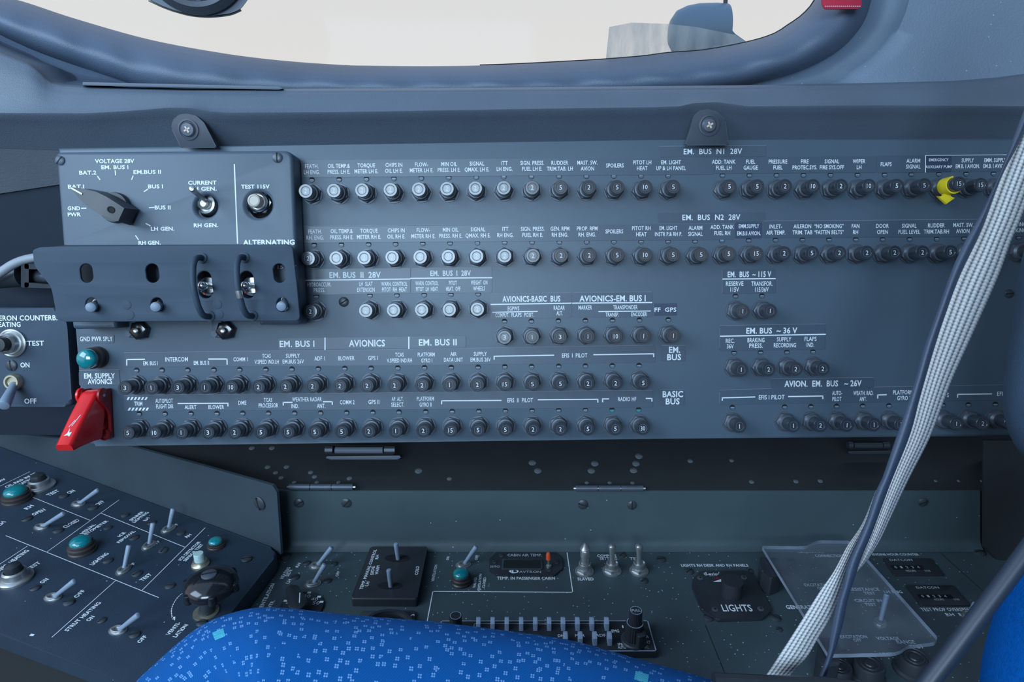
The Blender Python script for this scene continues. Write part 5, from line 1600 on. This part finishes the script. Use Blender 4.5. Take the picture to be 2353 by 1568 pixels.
obj('numbers', bm, M_white, t, smooth=0)
bm = bmesh.new(); prism2(bm, fillet([(-.012, .009), (-.006, .0125), (.006, -.004), (.003, -.012), (-.004, -.010)], .003), .0016, .0085, None, .001); kb = obj('pointer', bm, M_black, t)
bm = bmesh.new(); box(bm, -.0003, .0003, -.0045, .0045, .0085, .0087, T(.0, -.001, 0) @ Matrix.Rotation(.25, 4, 'Z')); obj('pointer_line', bm, M_white, kb)
# round gauge half hidden by the seat
M = DESK.frame(888, 1464)
t = thing('gauge', 'round glass gauge with a thick bezel, half hidden by the blue seat', 'gauge', M)
r = 66 * DESK.mpp(890, 1440)
bm = bmesh.new(); lathe(bm, [(r, 0), (r, .005), (r * .94, .0062), (r * .84, .0060), (r * .80, .0035), (r * .78, .0035)], 48); obj('bezel', bm, M_black, t)
bm = bmesh.new(); lathe(bm, [(r * .82, .003), (r * .82, .0040), (0, .0040)], 48); obj('glass', bm, M_window, t)
bm = bmesh.new(); plate(bm, DESK, fillet([(828, 1404), (955, 1402), (945, 1520), (815, 1520)], 8), 0, .002, .0006); obj('mounting_plate', bm, M_screw, t, world=True)
s = Sheet(t, DESK, .002); s.t('C', 946.5, 1420, 10, 15); s.t('60', 880, 1418, 13, 6, h0=None) if False else None; s.done('letter')

# cabin temperature display
cdv = thing('temperature_display', 'flat octagonal digital display marked CABIN AIR TEMP. with an orange-tipped toggle', 'display', DESK.frame(1208, 1297))
bm = bmesh.new(); plate(bm, DESK, fillet([(1124, 1285), (1140, 1270), (1278, 1270), (1293, 1285), (1293, 1306), (1273, 1322.5), (1142, 1321.5), (1124, 1309)], 2), 0, .0016, .0004); obj('faceplate', bm, M_black, cdv, world=True)
bm = bmesh.new(); plate(bm, DESK, fillet([(1154, 1284), (1246, 1284), (1247, 1309), (1152, 1309)], 4), .0016, .0024, .0003); wd = obj('bezel', bm, M_screw, cdv, world=True)
bm = bmesh.new(); plate(bm, DESK, fillet([(1158, 1287), (1242, 1287), (1243, 1306), (1156, 1306)], 3), .0024, .0025); obj('screen', bm, M_window, wd, world=True)
s = Sheet(cdv, DESK, .0016, M_dim)
s.t('CABIN AIR TEMP.', 1205.5, 1276.5, 78, 5.5, bold=.014); s.t('307FCI', 1137, 1303, 21, 4.5, bold=.014); s.t('AVTRON', 1218, 1315, 50, 5, bold=.01)
s.t('C', 1260, 1306, 4, 4, bold=.014); s.done()
s = Sheet(cdv, DESK, .0016); s.t('D', 1184, 1313.8, 16, 8, bold=.03)
P = [(1169, 1313.5), (1174, 1310), (1192, 1310), (1192, 1311.2), (1175, 1311.5), (1175, 1316), (1184, 1316.3), (1184, 1317.3), (1174, 1317)]
s.bm.faces.new([s.bm.verts.new(DESK.hit(u, v, .0016) + Vector((0, 0, .0001))) for u, v in P]); s.l([(1182, 1310), (1205, 1308.5)], .0004); s.done('emblem')
for u, v in ((1137, 1292.5), (1280, 1293), (1153, 1277.5), (1262, 1311)):
    screw_part(DESK, u, v, 6, cdv, .6, .0016)
M = DESK.frame(1261, 1303, .0016)
t = cdv
tp_ = DESK.hit(1259.6, 1270, .0125)
q = (wmat(cdv).inverted() @ tp_); o0 = wmat(cdv).inverted() @ M.translation; d = q - o0
bm = bmesh.new(); lathe(bm, [(.0018, 0), (.0018, .0012), (.0010, .0016)], 14, T(*o0)); tube(bm, [o0, o0 + d * .55], [.0007, .0009], 10); tg = obj('toggle', bm, M_steel, cdv)
bm = bmesh.new(); tube(bm, [o0 + d * .46, o0 + d * .52, o0 + d * .85, o0 + d * .97, o0 + d], [.0010, .0016, .0015, .0010, .0003], 14); obj('orange_tip', bm, M_orange, tg)

# three metal toggles
for (u, v), tp_, kind, w in (((1343, 1314), (1345, 1248), 1, 'metal locking toggle with a pointed cap above SLAVED'), ((1406, 1313), (1406.3, 1251), 0, 'metal toggle switch hiding part of COMPASS SETTING'), ((1468, 1313), (1468.5, 1251), 0, 'metal toggle switch hiding part of TEST beside COMPASS SETTING')):
    M = DESK.frame(u, v)
    t = thing('toggle_switch', w, 'toggle switch', M, 'metal desk toggles')
    bm = bmesh.new(); lathe(bm, [(.0062, 0), (.0062, .0006), (.0056, .0008), (.0056, .0012)], 28); obj('washer', bm, M_steel, t)
    bm = bmesh.new(); prism2(bm, [(.0052 * cos(k * pi / 3 + .3), .0052 * sin(k * pi / 3 + .3)) for k in range(6)], .0012, .0032, None, .0004); obj('nut', bm, M_steel, t)
    bm = bmesh.new(); lathe(bm, [(.0040, .0032), (.0040, .0066), (.0034, .0070), (.0028, .0060), (0, .0060)], 24); obj('bushing', bm, M_steel, t)
    q = M.inverted() @ DESK.hit(*tp_, .0205)
    bm = bmesh.new()
    if kind: tube(bm, [q * .22, q * .52, q * .54, q * .74, q * .76, q * .80, q * .985, q], [.0029, .0029, .0032, .0032, .0030, .0036, .0010, .0002], 20)
    else: tube(bm, [q * .25, q * .6, q * .80, q * .86, q * .93, q * .98, q], [.0016, .0018, .0022, .0025, .0024, .0015, .0003], 18)
    obj('lever', bm, M_steel, t)

# lights dimmer plate
lp = thing('dimmer_panel', 'black octagonal dimmer plate lettered LIGHTS with a round knob', 'dimmer', DESK.frame(1680, 1365))
HL = .0022
bm = bmesh.new(); plate(bm, DESK, fillet([(1609, 1313), (1714, 1311), (1730, 1318), (1771, 1396), (1771, 1405), (1752, 1421), (1648, 1424), (1612, 1400), (1590, 1347), (1591, 1333)], 5), 0, HL, .0006, 2); obj('faceplate', bm, M_black, lp, world=True)
for u, v in ((1609, 1329), (1709.6, 1328), (1643, 1401), (1748, 1400)):
    bm = bmesh.new(); F = DESK.frame(u, v, HL); lathe(bm, [(.0020, 0), (.0020, .0003), (.0015, .0005), (0, .0005)], 20, F); o = obj('screw', bm, M_nut, lp, world=True)
    bm = bmesh.new(); box(bm, -.0010, .0010, -.0002, .0002, .0005, .0006, F); box(bm, -.0002, .0002, -.0010, .0010, .0005, .0006, F); obj('cross_slot', bm, M_hole, o, world=True)
s = Sheet(lp, DESK, HL); s.t('LIGHTS', 1693, 1398, 68, 15, bold=.014); s.t('lLavio', 1634, 1319.5, 30, 5.5, bold=.014)
s.l([(u, v) for u, v in [(1616 + 20 - 19 * cos(a), 1319.5 + 5 * sin(a)) for a in [-.8 + k * .2 for k in range(9)]]], .0003)
s.l([(1630, 1324.5), (1645, 1324), (1651, 1320), (1652, 1315)], .0003)
s.bm.faces.new([s.bm.verts.new(DESK.hit(u, v, HL) + Vector((0, 0, .0001))) for u, v in ((1638, 1338), (1657, 1338), (1657, 1331.5))]); s.done()
s = Sheet(lp, DESK, HL, M_reddk); s.bm.faces.new([s.bm.verts.new(DESK.hit(u, v, HL) + Vector((0, 0, .0001))) for u, v in ((1642, 1332), (1652, 1331.5), (1648, 1326))]); s.done('red_mark')
M = DESK.frame(1680, 1366, HL); q = M.inverted() @ DESK.hit(1682, 1334, HL + .0105)
bm = bmesh.new()
r = 23.5 * DESK.mpp(1680, 1360)
P = []
for k in range(60):
    a = 2 * pi * k / 60; e_ = 1 if k % 2 else .965; P.append((r * e_ * cos(a), r * e_ * sin(a)))
prism2(bm, P, 0, .0105, T(0, 0, 0), .0006); ko = obj('knob', bm, M_black, lp); ko.matrix_basis = wmat(lp).inverted() @ M

# audio panel
HA = .0045
au = thing('audio_panel', 'black audio selector panel with rows of grey keys and knobs, half behind the seat', 'audio panel', DESK.frame(1300, 1460))
bm = bmesh.new(); plate(bm, DESK, [(1012, 1426.5), (1489, 1426), (1510, 1498), (990, 1500)], 0, HA, .0004); obj('faceplate', bm, M_black, au, world=True)
s = Sheet(au, DESK, HA, M_key)
s.l([(1014, 1428), (1488, 1427.5), (1507.5, 1496.5), (1400, 1497)], .0007); s.l([(1014, 1428), (1013, 1437)], .0007); s.l([(1090, 1434), (1400, 1434)], .0004); s.l([(1090, 1434), (1089, 1440)], .0004); s.done('border')
s = Sheet(au, DESK, HA)
for tx, x, y, w, h in (('SPEAKER', 1246, 1434, 30, 4), ('EMG', 1414, 1451, 17, 6.5), ('ADF 2', 1385, 1461, 32, 6.5), ('MKR', 1332.5, 1461.5, 22, 6.5), ('DME', 1292, 1462, 20, 6), ('PA', 1485.5, 1464, 10, 6.5), ('EXT', 1487, 1477, 15, 6.5), ('MIC', 1483, 1488, 14, 6.5), ('SPKR', 1428, 1481.5, 18, 6), ('AUTO', 1429, 1488.5, 18, 6), ('1', 1431, 1441, 3, 6)):
    s.t(tx, x, y, w, h, bold=.014)
s.l([(1444, 1489), (1471, 1489)], .0004); lathe(s.bm, [(.0009, 0), (0, .0001)], 14, DESK.frame(1457, 1489, HA + .0001), cap=False); s.done()
def key(u, v):
    M = DESK.frame(u, v, HA)
    bm = bmesh.new()
    w_ = 4.9 * DESK.mpp(u, v)
    P = [(.0030, 0), (.0030, .0052), (.0012, .0060), (-.0020, .0044), (-.0026, 0)]
    prism(bm, [M @ Vector((-w_, y_, z_)) for y_, z_ in P], [M @ Vector((w_, y_, z_)) for y_, z_ in P], .0002)
    obj('key', bm, M_key, au, world=True)
for u in (1100, 1132.7, 1165, 1198, 1230.5, 1262, 1294, 1327, 1360, 1394): key(u - .5, 1443)
for u in (1299, 1333, 1366, 1400): key(u, 1477)
def rknob(base, rpx, h, top, name, lines=True, m=None):
    M = DESK.frame(*base, HA); r = rpx * DESK.mpp(*base)
    bm = bmesh.new()
    P = []
    for k in range(48):
        a = 2 * pi * k / 48; e_ = 1 if k % 2 else .94; P.append((r * e_ * cos(a), r * e_ * sin(a)))
    prism2(bm, P, top[0], top[1], M, .0004)
    o = obj(name, bm, m or M_black, au, world=True)
    bm = bmesh.new(); lathe(bm, [(r * .90, top[1] + .0001), (r * .82, top[1] + .0001)], 40, M, cap=False); obj('ring', bm, M_key, o, world=True, smooth=0)
    return o, M
rknob((1048, 1449), 14, 0, (0, .0105), 'volume_knob')
M = DESK.frame(1456, 1474, HA)
bm = bmesh.new(); r = 29 * DESK.mpp(1456, 1470); lathe(bm, [(r, 0), (r, .0012), (r * .9, .0018), (0, .0018)], 40, M); obj('knob_skirt', bm, M_screw, au, world=True)
rknob((1456, 1472), 20.5, 0, (.0018, .0125), 'selector_knob')
o, M = rknob((1456.5, 1471), 14.5, 0, (.0125, .0205), 'upper_knob')
bm = bmesh.new(); put(bm, 'PULL', Vector((-.0024, -.0008, 0)), Vector((.0048, 0, 0)), Vector((0, .0017, 0)), Vector((0, 0, 1)), .0206, 0); bm.transform(M); obj('lettering', bm, M_white, o, world=True, smooth=0)
bm = bmesh.new(); prism2(bm, fillet([(-.0015, -.001), (.0045, .000), (.0045, -.0065), (.000, -.0075)], .0012), .0018, .0095, DESK.frame(1460, 1474, HA), .0005); obj('knob_lever', bm, M_black, au, world=True)

# ---- acrylic guard on two black blocks
HAC = .017
for P, w in (([(1746, 1278), (1790, 1282), (1797, 1320), (1772, 1330), (1750, 1312)], 'rear'), ([(1884, 1462), (1925, 1466), (1930, 1530), (1890, 1535), (1877, 1515)], 'front')):
    bm = bmesh.new(); plate(bm, DESK, fillet(P, 4), 0, HAC - .0035, .0008)
    if w == 'rear': r_ = obj('support_block', bm, M_black); r_ = tag(r_, 'black block under the rear corner of the clear acrylic plate', 'block')
    else: tag(obj('support_block', bm, M_black), 'black block under the front edge of the clear acrylic plate', 'block')
bm = bmesh.new()
P = fillet([(1751, 1255), (1852, 1256), (1868, 1247), (1884, 1242), (1951, 1243), (1964, 1252), (2155, 1465), (2150, 1476), (2085, 1484), (2072, 1495), (2052, 1501), (1903, 1504)], [3, 12, 8, 8, 6, 6, 8, 6, 14, 8, 10, 3])
plate(bm, DESK, P, HAC - .0025, HAC)
ac = obj('acrylic_guard', bm, [M_acryl, M_acryledge], smooth=0)
for p in ac.data.polygons:
    if abs(p.normal.z) < .5: p.material_index = 1
tag(ac, 'clear dusty acrylic plate covering the generator switches beside the grey belt', 'guard plate')
toggle(DESK, (2022, 1432), (2038, 1366), 'blue-grey toggle switch standing under the clear acrylic plate', .0145, group=G)
toggle(DESK, (2225, 1418), (2241, 1388), 'toggle switch at TEST PROP OVERSPEED, half behind the dark cord', .0135, group=G)
for (u, v), r, hh, w in (((2094, 1541), 40, .0095, 'under TEST beside the acrylic plate'), ((1992, 1555), 40, .0095, 'in the middle of the three below the acrylic plate'), ((1925, 1556), 32, .0075, 'next to the front block under the acrylic plate')):
    M = DESK.frame(u, v); r *= DESK.mpp(u, v)
    bm = bmesh.new(); lathe(bm, [(r, 0), (r, .0010), (r * .86, .0020), (r * .86, hh * .85), (r * .80, hh), (r * .70, hh), (r * .67, hh * .93), (r * .56, hh * .93), (r * .53, hh), (r * .44, hh), (r * .41, hh * .93), (r * .30, hh * .93), (r * .26, hh), (0, hh)], 40, M)
    tag(obj('ribbed_cap', bm, M_black), 'round black cap with concentric ribs ' + w, 'cap', 'ribbed caps')
for P, (lx, ly), W_, hx, w in (([(2028, 1283), (2140, 1283), (2170, 1322), (2054, 1322)], (2070, 1287.5), [(2046, 1300), (2118, 1300), (2124, 1308.5), (2052, 1308.5)], (2093, 1312.5, 2131), 'under ENGINE HOUR COUNTER'),
                               ([(2080, 1345), (2190, 1345), (2230, 1391), (2116, 1391)], (2131, 1351), [(2108, 1367), (2184, 1367), (2192, 1375), (2114, 1375)], (2158, 1378.5, 2198), 'above TEST PROP OVERSPEED')):
    t = thing('hour_meter', 'black engine hour meter with a digit window ' + w, 'hour meter', DESK.frame(lx, ly + 15), 'hour meters')
    bm = bmesh.new(); plate(bm, DESK, fillet(P, 4), 0, .0012, .0003); obj('case', bm, M_black, t, world=True)
    bm = bmesh.new(); plate(bm, DESK, W_, .0012, .0016); wi = obj('window', bm, M_window, t, world=True)
    s = Sheet(wi, DESK, .0016, M_dim)
    for k, dg in enumerate('01234'): s.t(dg, W_[0][0] + 12 + k * 13, (W_[0][1] + W_[2][1]) / 2, 5, 5, bold=.014)
    s.done('digits')
    s = Sheet(t, DESK, .0012, M_dim); s.t('DATCON', lx, ly, 52, 4.5, bold=.024); s.t('HOURS', hx[0], hx[1], 22, 4.5); s.t('1/10', hx[2], hx[1], 12, 4.5); s.done()
# dark end wall at the rear of the desk
bm = bmesh.new()
EW = Plane(DESK.hit(2300, 1300), (-1, 0, 0), (0, -1, 0))
a = DESK.hit(2258, 1256)
box(bm, a.x, a.x + .2, .20, a.y + .03, ZD - .02, ZD + .0)
bm.free()
bm = bmesh.new()
P = [(2256, 1010), (2560, 1010), (2560, 1420), (2330, 1330), (2258, 1258)]
prism(bm, [at(u, v, .432) for u, v in P], [at(u, v, .385) for u, v in P], .003)
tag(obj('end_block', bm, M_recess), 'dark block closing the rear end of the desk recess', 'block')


# ================================================================== SEATS AND BELTS
def sil_tube(pts, t0, R, n=60, seg=28, side=1, squash=1.0, tt=None):
    """padded roll whose outline passes through the picture points: centre line one radius inside the outline"""
    c = curve_px(pts, n)
    rows, uvs = [], []
    L = 0; prev = None
    for i, p in enumerate(c):
        q = c[min(i + 1, n - 1)] - c[max(i - 1, 0)]
        t = t0 if tt is None else tt[0] + (tt[1] - tt[0]) * i / (n - 1)
        S0 = dep(p.x, p.y, t)
        view = (S0 - CAM).normalized()
        dirw = (dep(p.x + q.x, p.y + q.y, t) - S0).normalized()
        nrm = view.cross(dirw).normalized() * side
        cen = S0 - nrm * R
        if prev is not None: L += (S0 - prev).length
        prev = S0
        row = []; uv = []
        for k in range(seg + 1):
            a = 2 * pi * k / seg
            row.append(cen + nrm * (R * cos(a)) - view * (R * squash * sin(a)))
            uv.append((L, a * R))
        rows.append(row); uvs.append(uv)
    # rounded ends
    for e_, o_ in ((0, 1), (-1, -2)):
        ce = sum(rows[e_][:-1], Vector()) / seg; d = (ce - sum(rows[o_][:-1], Vector()) / seg).normalized() * R
        caps = []
        for a in (.35, .7, 1.05, 1.35, 1.55):
            caps.append(([ce + (p - ce) * cos(a) + d * (sin(a) * .6) for p in rows[e_]], [(u + (-.01 if e_ == 0 else .01) * a, w) for u, w in uvs[e_]]))
        if e_ == 0:
            rows = [c_[0] for c_ in reversed(caps)] + rows; uvs = [c_[1] for c_ in reversed(caps)] + uvs
        else:
            rows = rows + [c_[0] for c_ in caps]; uvs = uvs + [c_[1] for c_ in caps]
    return rows, uvs


crest = [(200, 1760), (262, 1640), (312, 1568), (355, 1527), (400, 1486), (450, 1446), (500, 1420), (560, 1402), (610, 1396), (680, 1400), (800, 1413), (1000, 1430), (1170, 1451), (1300, 1470), (1400, 1496), (1500, 1525), (1600, 1552), (1660, 1574), (1700, 1610), (1740, 1700)]
rows, uvs = sil_tube(crest, .300, .040, 110, 40, side=-1)
c0 = sum((sum(r, Vector()) / len(r) for r in rows), Vector()) / len(rows)
if (sum(rows[55], Vector()) / len(rows[55]) - dep(1000, 1430, .3)).z > 0:
    rows, uvs = sil_tube(crest, .300, .040, 110, 40, side=1)
seat = thing('seat_cushion', 'bright blue patterned seat cushion across the bottom of the picture', 'seat', T(*dep(900, 1560, .3)))
bm = bmesh.new(); sheet(bm, rows, uvs); obj('cushion', bm, M_fabric, seat, world=True, smooth=80)
bm = bmesh.new()
prism(bm, fillet([tuple(dep(u, v, .31) - Vector((0, 0, .05))) for u, v in ((420, 1600), (1640, 1600), (1500, 1900), (500, 1900))], .002), [p for p in [Vector(q) + Vector((0, 0, .012)) for q in fillet([tuple(dep(u, v, .31) - Vector((0, 0, .05))) for u, v in ((420, 1600), (1640, 1600), (1500, 1900), (500, 1900))], .002)]])
obj('seat_base', bm, M_screw, seat, world=True)
bm = bmesh.new(); tube(bm, [dep(u, v, .292) for u, v in ((1640, 1566), (1760, 1572), (1900, 1576), (2000, 1590))], .0035, 10); obj('seat_rail', bm, M_black, seat, world=True)

blue = [(2420, 1120), (2375, 1195), (2353, 1245), (2330, 1292), (2310, 1342), (2290, 1395), (2271, 1450), (2257, 1510), (2250, 1568), (2246, 1640), (2250, 1720)]
rows, uvs = sil_tube(blue, .318, .036, 60, 36, side=1)
if (sum(rows[20], Vector()) / 37 - dep(2310, 1342, .318)).x < 0: rows, uvs = sil_tube(blue, .318, .036, 60, 36, side=-1)
bm = bmesh.new(); sheet(bm, rows, uvs)
tag(obj('seat_bolster', bm, M_plainblue, smooth=80), 'plain blue seat bolster in the lower right corner beside the dark cord', 'seat')
head = [(2440, 430), (2385, 500), (2353, 575), (2338, 650), (2326, 740), (2313, 830), (2304, 905), (2307, 955), (2322, 1005), (2353, 1048), (2420, 1080), (2500, 1090)]
rows, uvs = sil_tube(head, .33, .040, 60, 32, side=1)
if (sum(rows[25], Vector()) / 33 - dep(2313, 830, .33)).x < 0: rows, uvs = sil_tube(head, .33, .040, 60, 32, side=-1)
bm = bmesh.new(); sheet(bm, rows, uvs)
tag(obj('cockpit_seat', bm, M_headrest, smooth=80), 'dark blue padded seat back at the right edge of the breaker panel', 'seat back')

def ribbon(Lp, Rp, t0, t1, bulge, th, n=90, m=9, belly=0.0):
    a, b = curve_px(Lp, n), curve_px(Rp, n)
    front, back, uv = [], [], []
    s_ = 0; prev = None
    for i in range(n):
        q = i / (n - 1); t = t0 + (t1 - t0) * q
        fr, bk, u_ = [], [], []
        mid = dep((a[i].x + b[i].x) / 2, (a[i].y + b[i].y) / 2, t)
        if prev is not None: s_ += (mid - prev).length
        prev = mid
        for k in range(m):
            w = k / (m - 1)
            tt = t - bulge * sin(pi * w) + belly * (w - .5)
            x, y_ = a[i].x + (b[i].x - a[i].x) * w, a[i].y + (b[i].y - a[i].y) * w
            fr.append(dep(x, y_, tt)); bk.append(dep(x, y_, tt + th)); u_.append((w, s_))
        front.append(fr); back.append(bk); uv.append(u_)
    bm = bmesh.new()
    rows = [f + list(reversed(b_)) + [f[0]] for f, b_ in zip(front, back)]
    uvs = [u + list(reversed(u)) + [u[0]] for u in uv]
    sheet(bm, rows, uvs)
    bmesh.ops.remove_doubles(bm, verts=bm.verts, dist=1e-7)
    return bm


dkL = [(2560, -260), (2420, 60), (2353, 250), (2303, 382), (2257, 484), (2216, 557), (2186, 623), (2155, 710), (2124, 797), (2104, 868), (2078, 950), (2061, 1000), (2025, 1105), (2013, 1127), (1991, 1194), (1972, 1240), (1946.5, 1301), (1935, 1352), (1923, 1388), (1909, 1458), (1900, 1510), (1876, 1570), (1850, 1640)]
dkR = [(2585, -250), (2440, 80), (2366, 280), (2303, 404), (2257, 526), (2206, 634), (2172, 725), (2145, 807), (2114, 914), (2091, 1000), (2047, 1110), (2011, 1207), (1998, 1240), (1979, 1282), (1965, 1327), (1949, 1376), (1937, 1435), (1925, 1477), (1904, 1540), (1893, 1570), (1870, 1640)]
wAL = [(2580, -260), (2440, 30), (2353, 268), (2300, 404), (2254, 526), (2203, 634), (2169, 725), (2142, 807), (2111, 914), (2088, 1000), (2044, 1110), (2008, 1207), (1988, 1260), (1968, 1312)]
wAR = [(2690, -230), (2490, 130), (2420, 310), (2353, 486), (2323, 557), (2293, 639), (2232, 776), (2186, 879), (2140, 1000), (2088.6, 1102), (2047, 1191), (2024, 1240), (1996, 1285), (1970, 1314)]
wBL = [(2013, 1127), (1982, 1202), (1946.5, 1256), (1916, 1313), (1881, 1364), (1834, 1439), (1787, 1512), (1759, 1554), (1742, 1580)]
wBR = [(2015, 1128), (1994, 1202), (1966, 1270), (1946, 1318), (1930, 1372), (1911, 1416), (1881, 1465), (1853, 1512), (1810, 1559), (1795, 1580)]
hs = thing('shoulder_harness', 'twisted grey webbing harness with a dark edge strap crossing the panel at an angle', 'seat belt', T(*dep(2090, 950, .30)))
o = obj('webbing', ribbon(wAL, wAR, .285, .318, .004, .0016), M_web, hs, world=True, smooth=60)
o['label'] = 'upper length of grey ribbed webbing'
o = obj('webbing', ribbon(wBL, wBR, .316, .310, .002, .0016), M_web, hs, world=True, smooth=60)
o['label'] = 'lower length of grey ribbed webbing, turned over'
o = obj('edge_strap', ribbon(dkL, dkR, .288, .306, .0022, .0020), M_strapdk, hs, world=True, smooth=60)
o['label'] = 'smooth dark blue strap'
bm = bmesh.new()
cl = curve_px([(2460, 1130), (2371, 1252), (2312, 1332), (2250, 1414), (2187, 1498), (2124, 1580), (2060, 1664)], 40)
tube(bm, [dep(p.x, p.y, .272) for p in cl], [.0036] * 40, 16)
tag(obj('cord', bm, M_cord), 'thick dark cord slanting past the lower right blue bolster', 'cord')
